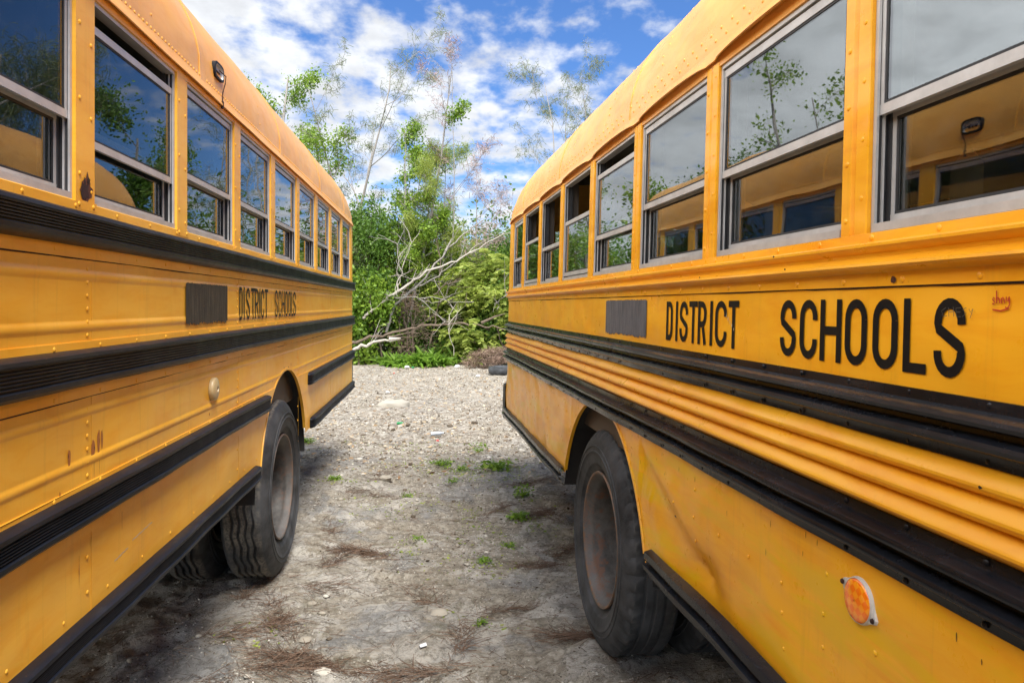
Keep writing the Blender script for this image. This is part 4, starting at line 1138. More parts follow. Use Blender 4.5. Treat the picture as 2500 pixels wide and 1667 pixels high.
# ------------------------------------------------------------------ vegetation
def at(x, y, Y):
    return Vector(((x-1176)*Y/F, Y, CAMZ+(HORIZ-y)*Y/F))
def wander(p0, d0, L, n, jit, up=0.0, rnd=random):
    pts = [Vector(p0)]; d = Vector(d0).normalized()
    for i in range(n):
        d = (d+Vector((rnd.gauss(0, jit), rnd.gauss(0, jit), rnd.gauss(0, jit)+up))).normalized()
        pts.append(pts[-1]+d*L/n)
    return pts
def grow(mb, tips, p0, d0, L, r, depth, jit=.13, up=.02, kids=4, spread=.9, ratio=.6, rnd=random, minr=.003):
    n = max(3, int(L/.25)) if depth > 0 else 3
    n = min(n, 12)
    pts = wander(p0, d0, L, n, jit, up, rnd)
    rads = [max(minr, r*(1-.8*i/n)) for i in range(n+1)]
    mb.tube(pts, rads, 6 if r > .03 else (4 if r > .01 else 3))
    if depth == 0: tips.extend(pts[1:]); return pts
    if depth == 1: tips.extend(pts[1:])
    for i in range(kids):
        t = .25+.75*(i+rnd.random())/kids; q = min(n-1, int(t*n)); d = (pts[q+1]-pts[q]).normalized()
        sd = Vector((rnd.gauss(0, 1), rnd.gauss(0, 1), rnd.gauss(0, .6))); sd = (sd - d*sd.dot(d)).normalized()
        dd = d*(1-spread*.5)+sd*spread*(.6+.4*rnd.random())
        grow(mb, tips, pts[q].lerp(pts[q+1], rnd.random()), dd, L*ratio*(1.15-.6*t)*(.7+.6*rnd.random()), rads[q]*.55, depth-1, jit, up, kids, spread, ratio, rnd, minr)
    tips.append(pts[-1]); return pts
def tree(name, base, top, r, label, leafmat, leafn, leafsize, barkm='bark_grey', depth=3, kids=5, seed=1, kind='broad', spr=.22, ratio=.42, spread=.9, jit=.10, clumps=None, droop=.5, minr=.004, cat='tree', group=None):
    rnd = random.Random(seed); base = Vector(base); top = Vector(top)
    rt = empty(name, base); tag(rt, label, cat, group)
    d = top-base; mb = MB(); tips = []
    grow(mb, tips, Vector((0, 0, 0)), d, d.length, r, depth, jit*.6, .02, kids, spread, ratio, rnd, minr)
    mb.build('trunk', M[barkm], rt, smooth=60)
    if leafmat:
        T = np.array([tuple(t) for t in tips]); 
        if clumps: 
            keep = np.zeros(len(T), bool)
            for c, rr in clumps: keep |= np.linalg.norm((T+np.array(base))-np.array(c), axis=1) < rr
            T = T[keep] if keep.any() else T
        idx = rng.integers(0, len(T), leafn); P = T[idx]+rng.normal(size=(leafn, 3))*spr
        if kind == 'broad': Vv, Ff = leaves(P, leafsize)
        else:
            D = rng.normal(size=(leafn, 3))*.8; D[:, 2] += .15
            Vv, Ff = ribbons(P, D, leafsize*(.6+.8*rng.random(leafn)), np.full(leafn, .011), np.full(leafn, droop), 2)
        np_mesh('crown', Vv, Ff, M[leafmat], rt)
    return rt
def bush(name, c, rad, n, size, mat, label, seed=1, nclump=40, kind='broad', stems=14, cat='shrub', group=None, tight=.20):
    """c = base centre on the ground; rad=(rx,ry,h)"""
    r_ = np.random.default_rng(seed); rnd = random.Random(seed); rt = empty(name, c); tag(rt, label, cat, group)
    th = r_.random(nclump)*2*PI; u = r_.random(nclump); rr = .45+.55*r_.random(nclump)**.5
    zz = u**.8; pr = np.sqrt(np.clip(1-(zz-.35)**2*1.9, .08, 1))
    C = np.stack([rad[0]*rr*pr*np.cos(th), rad[1]*rr*pr*np.sin(th), rad[2]*(.04+.92*zz)], 1)
    mb = MB()
    for i in range(stems):
        t = Vector(C[i % nclump]); b0 = Vector((rnd.gauss(0, rad[0]*.25), rnd.gauss(0, rad[1]*.25), 0))
        pts = [b0.lerp(t, q/5)+Vector((rnd.gauss(0, .06), rnd.gauss(0, .06), .15*math.sin(q/5*PI))) for q in range(6)]; pts[0] = b0
        mb.tube(pts, [.03-.004*q for q in range(6)], 5)
    mb.build('stem', M['bark_brown'], rt, smooth=60)
    idx = r_.integers(0, nclump, n); cs = (.6+.9*r_.random(nclump))[idx][:, None]
    P = C[idx]+r_.normal(size=(n, 3))*cs*tight*np.array([rad[0], rad[1], min(rad[2]*.5, rad[0]*1.1)])
    P[:, 2] = np.abs(P[:, 2])
    if kind == 'broad': Vv, Ff = leaves(P, size)
    elif kind == 'feather':
        m = n//9; base = P[:m]; a = r_.random(m)*2*PI
        D = np.stack([np.cos(a), np.sin(a), .35*r_.normal(size=m)], 1); L = .45+.3*r_.random(m)
        ps = []
        for q in range(9):
            t = (q+1)/9; p = base+D*(L*t)[:, None]; p[:, 2] -= L*t*t*.35
            sd = np.cross(D, np.array([0, 0, 1.])); sd /= np.linalg.norm(sd, axis=1, keepdims=True)
            for s_ in (-1, 1): ps.append(ribbons(p, sd*s_+D*.35, np.full(m, size*1.4)*(1.1-t*.6), np.full(m, size*.42), np.full(m, .25), 1))
        Vv, Ff = join(ps)
    else:
        D = r_.normal(size=(n, 3)); D[:, 2] = np.abs(D[:, 2])*.8
        Vv, Ff = ribbons(P, D, size*(.6+.8*r_.random(n)), np.full(n, .008), np.full(n, .4), 2)
    np_mesh('foliage', Vv, Ff, M[mat], rt)
    return rt
def gp(x, Y, dz=0): return Vector(((x-1176)*Y/F, Y, dz))

GB = 'shrubs of the thicket behind the buses'
bush('leafy_shrub', gp(822, 20.3), (1.05, .9, 4.4), 24000, .085, 'leaf_dark', 'tall dark green leafy shrub right behind the left bus corner', 1, 60, group=GB)
bush('leafy_shrub', gp(842, 19.6), (.75, .6, 2.3), 11000, .105, 'leaf_mid', 'glossy bright green shrub low in front of the dark leafy one, by the broken log', 2, 40, group=GB)
bush('leafy_shrub', gp(925, 21.4), (1.0, .9, 4.3), 20000, .075, 'leaf_mid', 'tall fresh green shrub under the leaning vine tree', 3, 60, group=GB)
bush('leafy_shrub', gp(1005, 21.6), (1.05, .9, 4.1), 19000, .075, 'leaf_yel', 'yellow green shrub in the middle of the thicket', 4, 60, group=GB)
bush('leafy_shrub', gp(1090, 21.2), (1.15, .9, 2.9), 20000, .075, 'leaf_mid', 'rounded fresh green shrub right of the thicket middle', 5, 60, group=GB)
bush('fern_leaved_shrub', gp(1120, 20.2), (1.05, .8, 2.65), 9000, .11, 'leaf_yel', 'feathery light green shrub with arching fronds beside the right bus', 6, 46, 'feather', group=GB)
bush('leafy_shrub', gp(1175, 20.0), (.9, .8, 2.2), 15000, .07, 'leaf_dark', 'low dark green shrub against the right bus corner', 7, 50, group=GB)
bush('leafy_shrub', gp(1000, 20.4), (1.0, .6, 1.5), 11000, .065, 'leaf_dark', 'low dark undergrowth shrub behind the bright strap-leaved plants', 8, 40, group=GB)
bush('leafy_shrub', gp(760, 21.0), (1.1, .9, 4.0), 14000, .08, 'leaf_mid', 'green shrub mostly hidden behind the left bus rear', 9, 50, group=GB)
bush('leafy_shrub', gp(1240, 21.0), (1.3, .9, 2.9), 14000, .08, 'leaf_mid', 'green shrub mostly hidden behind the right bus rear', 10, 50, group=GB)
bush('dense_tree', gp(1140, 27), (1.05, 1.0, 4.15), 14000, .10, 'leaf_dark', 'distant round dark green tree above the feathery shrub, beside the right bus', 12, 60, cat='tree')
bush('dry_shrub', gp(1135, 18.4), (.62, .35, .50), 4500, .10, 'twig_dry', 'dry brown twiggy shrub at the foot of the right bus corner', 13, 40, 'spray', 20)
bush('dry_shrub', gp(935, 19.9), (.6, .4, 1.9), 1500, .16, 'twig_dry', 'sparse dry pale brown shrub hanging under the dead branches', 14, 30, 'spray', 22)
# far wood behind everything
parts = []
for i in range(150):
    X = -16+30*random.random(); Y = 24+8*random.random(); h = 1.0+3.1*random.random()
    P = np.array([X, Y, h])+rng.normal(size=(480, 3))*np.array([.9, .7, .75]); P[:, 2] = np.abs(P[:, 2]); parts.append(leaves(P, .15))
o = np_mesh('far_wood', *join(parts), M['leaf_dark']); tag(o, 'mass of dark green woodland behind the thicket', 'woodland', kind='stuff')

VT = 'trees of the thicket behind the buses'
# leafy tree behind the left bus roof
tree('leafy_tree', gp(655, 21), at(625, 150, 21), .11, 'leafy green tree with drooping tips rising behind the left bus roof', 'leaf_mid', 9500, .085, seed=21, depth=2, kids=12, spr=.13, ratio=.25, spread=.9, group=VT)
tree('leafy_tree', gp(735, 22), at(715, 330, 22), .09, 'shorter leafy tree beside the left bus roof edge, right of the drooping one', 'leaf_mid', 7500, .08, seed=23, depth=2, kids=12, spr=.13, ratio=.28, group=VT)
tree('bare_tree', gp(800, 23), at(765, 120, 23), .075, 'bare grey tree with fine upright twigs against the white cloud', 'leaf_needle', 3000, .16, seed=31, depth=3, kids=8, ratio=.36, spread=.75, kind='n', spr=.06, droop=.2, minr=.004, group=VT)
tree('bare_tree', gp(850, 22), at(862, 215, 22), .05, 'slender bare tree right of the tall grey one, leaning right', 'leaf_needle', 1600, .14, seed=33, depth=3, kids=6, ratio=.34, spread=.8, kind='n', spr=.06, droop=.2, minr=.004, group=VT)
tree('vine_tree', gp(925, 20.8), at(938, 300, 20.8), .055, 'vine covered tree standing left of the taller leaning one', 'leaf_mid', 6500, .075, seed=41, depth=2, kids=20, spr=.11, ratio=.13, spread=1.0, group=VT)
# leaning tall tree with vine clumps
cl = [(tuple(at(x_, y_, 20.5)), r_) for x_, y_, r_ in ((1075, 215, .42), (1060, 260, .5), (1035, 300, .4), (1045, 345, .28), (1025, 385, .55), (1060, 420, .6), (1035, 465, .6), (985, 500, .7), (950, 580, .8))]
t = tree('vine_tree', at(925, 800, 20.5)*1.0, at(1092, 150, 20.5), .055, 'tallest tree, leaning right with clumps of vine and reddish bare tips', 'leaf_mid', 5600, .078, seed=44, depth=2, kids=22, spr=.10, ratio=.13, spread=.9, clumps=cl, jit=.04, group=VT)
tree('bare_tree', gp(1010, 20.9), at(1088, 170, 20.7), .03, 'thin reddish bare sapling beside the tallest leaning tree', 'twig_pink', 1500, .13, seed=47, depth=3, kids=9, ratio=.24, spread=.7, kind='n', spr=.08, droop=.1, minr=.003, jit=.05, group=VT)
tree('bare_tree', gp(1075, 21.2), at(1130, 430, 21), .04, 'low bare pinkish tree in front of the blue gap by the right bus', 'twig_pink', 1400, .13, seed=48, depth=3, kids=8, ratio=.36, spread=.8, kind='n', spr=.09, droop=.2, minr=.003, group=VT)
tree('bare_tree', gp(1265, 23), at(1212, 165, 23), .04, 'thin wispy tree nearest the right bus roof, leftmost of three there', 'leaf_needle', 2400, .12, seed=51, depth=3, kids=7, ratio=.33, spread=.7, kind='n', spr=.08, droop=.35, group=VT)
tree('bare_tree', gp(1310, 24), at(1312, 190, 24), .04, 'wispy tree above the right bus roof, middle one of three there', 'leaf_needle', 2200, .12, seed=52, depth=3, kids=7, ratio=.33, spread=.8, kind='n', spr=.08, droop=.3, group=VT)
tree('bare_tree', gp(1400, 25), at(1385, 185, 25), .04, 'wispy tree half hidden by the right bus roof, rightmost of three there', 'leaf_needle', 2000, .12, seed=53, depth=3, kids=7, ratio=.33, spread=.8, kind='n', spr=.08, droop=.3, group=VT)
tree('yellowish_tree', gp(960, 21.8), at(965, 330, 21.8), .05, 'yellow green feathery tree between the two vine trees', 'leaf_yel', 6000, .14, seed=55, depth=3, kids=8, ratio=.26, spread=.8, kind='n', spr=.14, droop=.5, group=VT)
tree('yellowish_tree', gp(905, 21.0), at(900, 380, 21), .035, 'feathery yellow green sapling left of the vine trees', 'leaf_yel', 5000, .12, seed=56, depth=3, kids=8, ratio=.24, spread=.8, kind='n', spr=.10, droop=.5, minr=.003, group=VT)
tree('yellowish_tree', gp(990, 21.3), at(1000, 350, 21), .035, 'feathery yellow green sapling right of the left vine tree', 'leaf_yel', 4500, .12, seed=57, depth=3, kids=8, ratio=.24, spread=.8, kind='n', spr=.10, droop=.5, minr=.003, group=VT)
tree('bare_tree', gp(905, 20.6), at(880, 330, 20.6), .03, 'thin grey bare sapling at the left of the vine trees', 'leaf_needle', 900, .12, seed=58, depth=3, kids=6, ratio=.30, spread=.7, kind='n', spr=.05, droop=.2, minr=.003, group=VT)
# trees standing to the sides of the buses; the windows mirror them
SG = 'trees standing beyond the sides of the buses'
def side_tree(x, y, h, r, lab, mat, n, sz, sd, kind, **kw):
    tree('side_tree', (x, y, 0), (x+random.uniform(-.8, .8), y+random.uniform(-.8, .8), h), r, lab, mat, n, sz, seed=sd, kind=kind, group=SG, **kw)
side_tree(6.5, 9, 6.5, .10, 'bare branched tree off the right bus flank, nearest', 'leaf_needle', 1800, .2, 61, 'n', depth=3, kids=6, ratio=.42, spr=.1)
side_tree(7.5, 13.5, 7.5, .12, 'feathery tree off the right bus flank', 'leaf_needle', 14000, .22, 62, 'n', depth=3, kids=6, ratio=.42, spr=.18)
side_tree(6.3, 17, 7.5, .12, 'leafy tree off the right bus tail', 'leaf_needle', 14000, .22, 63, 'n', depth=3, kids=6, ratio=.42, spr=.2)
side_tree(10, 19, 8, .13, 'taller leafy tree off the right bus tail', 'leaf_mid', 14000, .12, 64, 'broad', depth=3, kids=6, ratio=.42, spr=.2)
side_tree(9.5, 7, 7, .10, 'bare tree off the right bus middle', None, 0, .2, 65, 'n', depth=3, kids=6, ratio=.42)
side_tree(4.8, 21, 6, .12, 'bushy tree behind the right bus tail', 'leaf_dark', 12000, .1, 66, 'broad', depth=3, kids=6, ratio=.42, spr=.2)
side_tree(5.2, 11, 5.6, .07, 'slender leafy tree off the right bus flank, between the two feathery ones', 'leaf_needle', 9000, .2, 67, 'n', depth=3, kids=7, ratio=.40, spr=.15)
side_tree(6.8, 7.2, 6.6, .07, 'thin bare tree off the right bus flank, closest to the camera', None, 0, .2, 68, 'n', depth=3, kids=7, ratio=.38)
side_tree(8.4, 10.6, 7.4, .08, 'tall bare tree off the right bus flank, behind the slender leafy one', 'leaf_needle', 5000, .2, 69, 'n', depth=3, kids=8, ratio=.38, spr=.1)
side_tree(5.8, 14, 5.4, .07, 'leafy tree off the right bus flank, farther than the slender one', 'leaf_mid', 8000, .09, 70, 'broad', depth=3, kids=7, ratio=.38, spr=.15)
side_tree(-10.2, 15.8, 8.6, .15, 'forked bare tree off the left bus flank with few leaves', 'leaf_mid', 1500, .12, 71, 'broad', depth=2, kids=7, ratio=.30, spr=.15)
side_tree(-10.4, 14.0, 7.0, .06, 'thin leafy sapling beside the forked bare tree off the left bus flank', 'leaf_mid', 1500, .1, 74, 'broad', depth=2, kids=7, ratio=.3, spr=.15)
side_tree(-7, 19, 4.6, .1, 'leafy tree off the left bus tail', 'leaf_mid', 11000, .11, 72, 'broad', depth=3, kids=6, ratio=.42, spr=.2)
side_tree(-10, 21, 5.5, .1, 'dark leafy tree far off the left bus tail', 'leaf_dark', 11000, .11, 73, 'broad', depth=3, kids=6, ratio=.42, spr=.25)
for i, (x, y) in enumerate(((-5.5, 22), (-7, 12), (4.5, 22), (7.5, 20), (9, 15), (9, 11))):
    bush('leafy_shrub', (x, y, 0), (1.5, 1.3, 2.2), 7000, .12, 'leaf_dark', ('shrub far left behind the left bus tail', 'shrub off the left bus flank', 'shrub straight behind the right bus tail', 'shrub further right behind the right bus tail', 'shrub off the right bus flank, farther one', 'shrub off the right bus flank, nearer one')[i], 80+i, 40, group=GB)

# dead wood
def dead(name, pts, r0, r1, mat, label, Y=19.3, n=8, twigs=(), group='dead branches lying in the thicket', noise=.02):
    P = [at(800*.9408+x/3.92*.9408, 500*.9408+y/3.92*.9408, Y+(q[2] if len(q) > 2 else 0)) for q in pts for x, y in [q[:2]]]
    # subdivide
    out = []
    for a, b in zip(P[:-1], P[1:]):
        for q in range(4): out.append(a.lerp(b, q/4)+Vector((random.gauss(0, noise), random.gauss(0, noise), random.gauss(0, noise))))
    out.append(P[-1]); N = len(out)-1; base = out[0].copy()
    rt = MB(); rt.tube([p-base for p in out], [.50*(r0+(r1-r0)*i/N)*(1+.12*math.sin(i*2.3)) for i in range(N+1)], n)
    rt2 = random.Random(len(label))
    for q in range(int(5 if r1 < .04 else 2)):
        i = int(N*(.25+.7*rt2.random())); d_ = (out[min(i+1, N)]-out[max(i-1, 0)]).normalized()
        dd = (d_*.9+Vector((rt2.gauss(0, .5), rt2.gauss(0, .4), rt2.gauss(.15, .45)))).normalized(); ps_ = wander(out[i]-base, dd, .35+.7*rt2.random(), 6, .16, .02, rt2)
        rt.tube(ps_, [max(.0035, .010-.0012*j) for j in range(7)], 4)
        for q2 in range(2): rt.tube(wander(ps_[2+q2*2], (dd+Vector((rt2.gauss(0, .7), rt2.gauss(0, .5), rt2.gauss(0, .6)))), .2+.25*rt2.random(), 4, .2, 0, rt2), [.005, .0045, .004, .0035, .003], 3)
    for tw in twigs:
        T = [at(800*.9408+x/3.92*.9408, 500*.9408+y/3.92*.9408, Y)-base for x, y in tw]
        rt.tube(T, [max(.008, r1*1.3*(1-.8*i/(len(T)-1))) for i in range(len(T))], 5)
    o = rt.build(name, M[mat], None, smooth=60); o.location = base
    tag(o, label, 'dead branch', group)
dead('dead_branch', [(505,955),(670,825),(800,740),(940,650),(1100,590),(1260,520),(1450,410),(1640,290),(1760,210)], .085, .012, 'bark_pale', 'long bleached dead branch rising from lower left to the right bus corner', 19.2)
dead('dead_branch', [(560,1225),(625,1010),(700,900),(880,770),(1000,620),(1130,440),(1300,290),(1480,150)], .075, .03, 'bark_grey', 'grey dead trunk that bends up from the log and points to the upper right', 19.35, twigs=(((1130,440),(1190,320)),))
dead('dead_branch', [(720,880),(900,770),(1060,680),(1180,580),(1280,490),(1420,440)], .05, .015, 'bark_grey', 'thinner grey dead branch running just under the bleached one', 19.5)
dead('dead_branch', [(672,825),(690,720),(720,610),(790,400),(885,240)], .035, .010, 'bark_pale', 'upright thin curved dead branch in front of the green shrubs', 19.15)
dead('dead_branch', [(668,800),(680,600),(678,420),(640,330)], .025, .008, 'bark_grey', 'thin straight dead stem just left of the curved upright one', 19.2)
dead('fallen_log', [(235,1320),(400,1275),(560,1240),(780,1185),(1010,1150),(1200,1130),(1400,1135),(1540,1170),(1705,1190)], .085, .03, 'bark_brown', 'long brown fallen log crossing the thicket low down', 19.0, 8, ((((1470,1130),(1600,1070),(1700,1040)))[:],))
dead('fallen_log', [(560,1270),(700,1245),(870,1225)], .045, .02, 'bark_brown', 'short brown broken branch under the long log', 18.9)
dead('broken_log', [(200,1400),(330,1350),(480,1310),(595,1285)], .10, .055, 'bark_pale', 'thick splintered pale log sticking out from behind the left bus', 18.7, 9, (((590,1290),(700,1278)),))
dead('dead_branch', [(340,1075),(390,1040),(445,1000)], .07, .05, 'bark_pale', 'short bleached stump of a branch among the glossy leaves at the left', 19.0)
dead('dead_branch', [(820,870),(900,910),(1030,935),(1170,880)], .022, .010, 'bark_grey', 'thin dead twig drooping below the long bleached branch', 19.2, twigs=(((860,900),(1000,880),(1200,930),(1400,930)), ((640,890),(820,880))))
dead('dead_branch', [(985,1330),(1020,1170),(1060,960),(1075,800),(1070,500),(1040,330)], .055, .015, 'bark_brown', 'thin brown live stem standing upright behind the fallen log', 19.8)
dead('dead_branch', [(1020,860),(1130,760),(1280,720),(1400,770),(1530,860)], .04, .012, 'bark_brown', 'arched brown branch over the feathery shrub', 19.7)
dead('dead_branch', [(1610,1010),(1640,920),(1720,850)], .02, .008, 'bark_grey', 'thin grey twig pointing up beside the right bus corner', 19.0)
dead('dead_branch', [(1205,1450),(1160,1150),(1150,1100)], .014, .008, 'bark_pale', 'thin pale stick leaning in front of the strap-leaved plants', 18.8)

# strap-leaved plants
def strap(x, y, s, label, first=[None]):
    Y = 18.9+max(0, 832-y)/42*1.3; X = (x-1176)*Y/F
    if first[0] is None:
        rt = empty('strap_leaved_plant', (X, Y, .0)); ps = []
        for i in range(3):
            n = 30; a = rng.random(n)*2*PI; D = np.stack([np.cos(a), np.sin(a), .5+1.5*rng.random(n)], 1)
            P = np.zeros((n, 3)); P[:, :2] = rng.normal(size=(n, 2))*.05
            ps.append(ribbons(P, D, .36+.36*rng.random(n), np.full(n, .062), .25+.6*rng.random(n), 4, [.6, 1, 1, .75, .08]))
        np_mesh('foliage', *join(ps), M['leaf_strap'], rt); first[0] = rt
    else:
        rt = first[0].copy(); COL.objects.link(rt); rt.location = (X, Y, 0)
        for ch in first[0].children: c_ = ch.copy(); COL.objects.link(c_); c_.parent = rt
    rt.scale = (s, s, s*random.uniform(.85, 1.1)); rt.rotation_euler = (0, 0, random.random()*6.28)
    tag(rt, label, 'plant', 'strap-leaved plants at the foot of the thicket')
STR = [(835,1360),(600,1420),(650,1450),(690,1480),(740,1500),(790,1470),(840,1510),(880,1440),(930,1490),(960,1410),(1000,1460),(890,1380),(760,1410),(1060,1400),(1130,1330),(1200,1310),(1240,1380),(1350,1270),(1100,1440),(1020,1380),(700,1400),(560,1400),(810,1400),(930,1360)]
for i, (x, y) in enumerate(STR):
    xd = (800+x/3.92)*.9408; yd = (500+y/3.92)*.9408
    strap(xd, min(yd+12, 840), random.uniform(.8, 1.25), 'bright green strap-leaved plant in the low clump under the fallen log' if i not in (17, 15, 14) else ('strap-leaved plant standing alone at the right of the clump, highest up', 'strap-leaved plant at the right end of the clump', 'strap-leaved plant just right of the brown stem')[(17, 15, 14).index(i)])

# ------------------------------------------------------------------ litter
def litter(name, x, y, build, label, cat, grp='litter dropped on the ground', rz=0):
    X, Y = px2g(x, y); mb = MB(); mats = build(mb)
    o = mb.build(name, mats, None, smooth=40); o.location = (X, Y, float(ground_z(X, Y))+.008); o.rotation_euler = (random.uniform(-.1, .1), random.uniform(-.1, .1), rz)
    tag(o, label, cat, grp)
def pl(c, name, rough=.4): return simple(name, c, tuple(q*.8 for q in c), 20, rough)
mW, mG, mR, mB, mC = pl((.75, .75, .74), 'litter_white'), pl((.02, .30, .09), 'litter_green'), pl((.6, .05, .03), 'litter_red'), pl((.012, .012, .014), 'litter_black'), pl((.5, .55, .6), 'litter_clear', .15)
def card(w, h):
    def f(mb):
        mb.grid([[(-w/2, -h/2, .0), (w/2, -h/2, .004)], [(-w/2, 0, .004), (w/2, 0, .006)], [(-w/2, h/2, .002), (w/2, h/2, .009)]])
        mb.grid([[(-w/2, -h/2, -.001), (w/2, -h/2, .003)], [(-w/2, h/2, .001), (w/2, h/2, .008)]]); return mW
    return f
litter('paper_tag', 972, 1497*1.0, card(.032, .022), 'small square white paper tag on the near ground', 'paper', rz=.4)
def bottle(mat, s=1):
    def f(mb):
        mb.tube([(0, 0, .03*s), (.12*s, 0, .03*s), (.15*s, 0, .03*s), (.18*s, 0, .03*s), (.2*s, 0, .03*s)], [.03*s, .031*s, .026*s, .012*s, .012*s], 12); return mat
    return f
litter('bottle', 912, 980*1.0-8, bottle(mG, .55), 'small green plastic bottle lying mid lane', 'bottle', rz=.5)
litter('bottle', 990, 1000, bottle(mC, .8), 'clear crushed plastic bottle just beyond the green one', 'bottle', rz=.2)
def crump(mat, s, n=5, flat=.5):
    def f(mb):
        r = random.Random(int(s*1000)+n); rows = []
        for i in range(n+1):
            th = PI*i/n; rows.append([(s*math.sin(th)*math.cos(2*PI*j/9)*(1+.5*r.random()), s*math.sin(th)*math.sin(2*PI*j/9)*(1+.5*r.random()), s*flat*(1-math.cos(th))*(1+.3*r.random())) for j in range(9)])
        mb.grid(rows, 0, True); return mat
    return f
for i, (nm, x, y, m_, s, lab, cat) in enumerate((('plastic_bag', 1075, 832, mB, .28, 'crumpled black plastic bag by the dry shrub', 'bag'), ('plastic_bag', 1010, 840, mB, .2, 'smaller black rubbish bag left of the larger one', 'bag'),
    ('plastic_scrap', 1050, 845, mW, .10, 'white plastic scrap in front of the black bag', 'litter'), ('plastic_scrap', 935, 847, mW, .09, 'white scrap below the strap-leaved plants', 'litter'),
    ('cloth_scrap', 845, 827, mR, .17, 'red cloth scrap by the splintered log', 'litter'), ('plastic_scrap', 905, 860, mR, .03, 'tiny red scrap on the far gravel', 'litter'),
    ('plastic_scrap', 948, 846, mG, .05, 'green scrap below the strap-leaved plants', 'litter'), ('plastic_scrap', 1098, 868, mW, .07, 'white scrap near the right bus corner', 'litter'),
    ('plastic_scrap', 1005, 1010, mR, .025, 'small orange red scrap in the lane', 'litter'), ('plastic_scrap', 890, 905, mW, .05, 'pale scrap on the far gravel left of the lane middle', 'litter'))):
    litter(nm, x, y, crump(m_, s*.62), lab, cat)
# old tyre by the right bus
mb = MB(); lathe(mb, [(.22, 0), (.25, .06), (.34, .09), (.40, .07), (.42, .0), (.40, -.07), (.34, -.09), (.25, -.06), (.22, 0)], 40)
o = mb.build('old_tyre', M['tyreR'], None, smooth=60); X, Y = px2g(1163, 860); o.location = (X, Y, .10); o.rotation_euler = (PI/2, 0, .3)
tag(o, 'old black tyre lying on the gravel at the right bus corner', 'tyre')
# rocks
def rock(x, y, s, label):
    X, Y = px2g(x, y); mb = MB(); r = random.Random(int(x)); rows = []
    for i in range(7):
        th = PI*i/6; rows.append([(s*1.3*math.sin(th)*math.cos(2*PI*j/10)*(.8+.35*r.random()), s*math.sin(th)*math.sin(2*PI*j/10)*(.8+.35*r.random()), s*.55*math.cos(th)*(.8+.3*r.random())) for j in range(10)])
    mb.grid(rows, 0, True); o = mb.build('rock', k.mat, None, smooth=45); o.location = (X, Y, float(ground_z(X, Y))+s*.15); tag(o, label, 'rock', 'pale loose rocks on the ground')
for x, y, s, lab in ((905,935,.20,'large flat pale slab of rock in the far lane'),(885,1110,.06,'pale rock in the middle lane, left of centre'),(716,1390,.022,'small pale round stone behind the left tyre mark'),(702,1485,.026,'pale stone by the near needle drift'),(650,1420,.02,'whitish stone in the left needle drift'),(1010,1415,.04,'flat pale stone in the near lane centre'),(740,1560,.03,'pale stone at the bottom edge of the photo')): rock(x, y, s, lab)

# ------------------------------------------------------------------ light, sky
SUN_EL, SUN_AZ = math.radians(61), math.radians(150)      # azimuth clockwise from +Y
sd = Vector((math.sin(SUN_AZ)*math.cos(SUN_EL), math.cos(SUN_AZ)*math.cos(SUN_EL), math.sin(SUN_EL)))
L = bpy.data.lights.new('sun', 'SUN'); L.energy = 2.8; L.angle = math.radians(26); L.color = (1.0, .95, .87)
lo = bpy.data.objects.new('sun', L); COL.objects.link(lo); lo.rotation_euler = sd.to_track_quat('Z', 'Y').to_euler(); lo.location = (3, -3, 12)
w = bpy.data.worlds.new('World'); S.world = w; w.use_nodes = True; nt = w.node_tree; nt.nodes.clear()
N = lambda t_: nt.nodes.new(t_)
out = N('ShaderNodeOutputWorld'); bg = N('ShaderNodeBackground'); sky = N('ShaderNodeTexSky'); sky.sky_type = 'NISHITA'
sky.sun_disc = False; sky.sun_elevation = SUN_EL; sky.sun_rotation = SUN_AZ; sky.air_density = 1.0; sky.dust_density = .3; sky.ozone_density = 2.2
bg.inputs[1].default_value = .11
tc = N('ShaderNodeTexCoord'); sx = N('ShaderNodeSeparateXYZ'); nt.links.new(tc.outputs['Generated'], sx.inputs[0])
def mth(op, a, b=0.0, clamp=False):
    m = N('ShaderNodeMath'); m.operation = op; m.use_clamp = clamp
    for s_, v in ((m.inputs[0], a), (m.inputs[1], b)):
        if isinstance(v, (int, float)): s_.default_value = v
        else: nt.links.new(v, s_)
    return m.outputs[0]
zc = mth('ADD', mth('MAXIMUM', sx.outputs[2], 0.0), .22)
cx_ = N('ShaderNodeCombineXYZ'); nt.links.new(mth('DIVIDE', sx.outputs[0], zc), cx_.inputs[0]); nt.links.new(mth('DIVIDE', sx.outputs[1], zc), cx_.inputs[1])
def noi(sc, det, ro, dist=0, off=(0, 0, 0), scl=(1, 1, 1)):
    mp = N('ShaderNodeMapping'); mp.inputs['Location'].default_value = off; mp.inputs['Scale'].default_value = scl; nt.links.new(cx_.outputs[0], mp.inputs[0])
    q = N('ShaderNodeTexNoise'); q.inputs['Scale'].default_value = sc; q.inputs['Detail'].default_value = det; q.inputs['Roughness'].default_value = ro; q.inputs['Distortion'].default_value = dist
    nt.links.new(mp.outputs[0], q.inputs['Vector']); return q.outputs['Fac']
def mr(v, a, b, c=0, d=1):
    m = N('ShaderNodeMapRange'); m.interpolation_type = 'SMOOTHSTEP'; m.inputs[1].default_value = a; m.inputs[2].default_value = b; m.inputs[3].default_value = c; m.inputs[4].default_value = d
    nt.links.new(v, m.inputs[0]); return m.outputs[0]
big = noi(.9, 3, .5, .3, (1.3, .4, 0)); fine = noi(8.5, 8, .55, .05, (.2, .7, 0), (1.15, .9, 1)); 
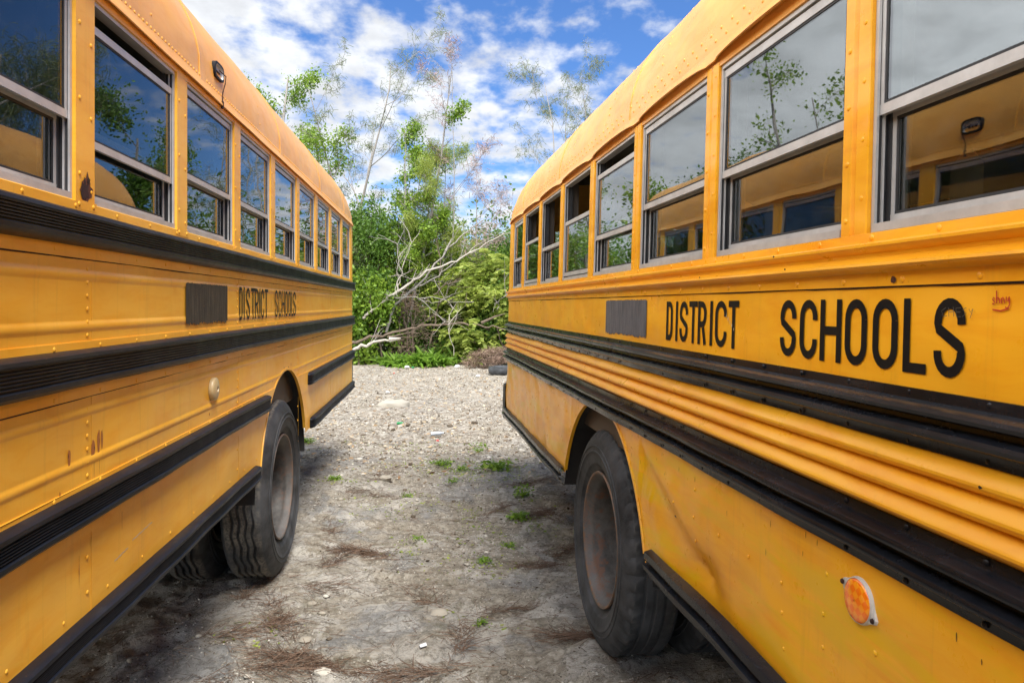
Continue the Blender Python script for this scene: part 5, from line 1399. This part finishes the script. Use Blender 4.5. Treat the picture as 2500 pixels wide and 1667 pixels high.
# the cloud deck is denser to the left (-X) and low down
dens = mth('ADD', mth('ADD', mth('MULTIPLY', big, .50), mth('MULTIPLY', fine, .84)), mth('MULTIPLY', sx.outputs[0], -.45))
dens = mth('ADD', dens, mth('MULTIPLY', sx.outputs[2], -.10))
cov = mr(dens, .53, .80, 0.0, .97)
shade = mr(noi(5.0, 6, .6, .2, (4, 2, 0)), .3, .7, .72, 1.0)
cc = N('ShaderNodeCombineXYZ')
# added fill: clouds brightened left of and behind the camera, mostly out of view
cloud_fill = mth('ADD', mr(mth('ADD', mth('MULTIPLY', sx.outputs[1], -.6), mth('MULTIPLY', sx.outputs[0], -1.0)), -.2, .9, 0.0, 3.5), 1.0)
shade = mth('MULTIPLY', shade, cloud_fill)
for i, q in enumerate((4.1, 4.2, 4.35)): nt.links.new(mth('MULTIPLY', shade, q), cc.inputs[i])
mx = N('ShaderNodeMix'); mx.data_type = 'RGBA'; nt.links.new(cov, mx.inputs[0]); hs = N('ShaderNodeMix'); hs.data_type = 'RGBA'; hs.blend_type = 'MULTIPLY'; hs.inputs[0].default_value = 1; hs.inputs[7].default_value = (.31, .46, .68, 1); nt.links.new(sky.outputs[0], hs.inputs[6]); nt.links.new(hs.outputs[2], mx.inputs[6]); nt.links.new(cc.outputs[0], mx.inputs[7])
nt.links.new(mx.outputs[2], bg.inputs[0]); nt.links.new(bg.outputs[0], out.inputs[0])

# ------------------------------------------------------------------ camera
cam = bpy.data.cameras.new('camera'); co = bpy.data.objects.new('camera', cam); COL.objects.link(co)
cam.sensor_width = 36; cam.lens = 36*F/2352; co.location = (0, 0, CAMZ); co.rotation_euler = (PI/2, 0, 0)
cam.shift_y = -(784-HORIZ)/2352; cam.clip_end = 2000; cam.clip_start = .05
S.camera = co
S.view_settings.view_transform = 'Standard'; S.view_settings.look = 'None'; S.view_settings.exposure = 1.33; S.view_settings.gamma = 1.0
S.cycles.diffuse_bounces = 3; S.cycles.glossy_bounces = 4; S.cycles.max_bounces = 8; S.cycles.transparent_max_bounces = 16
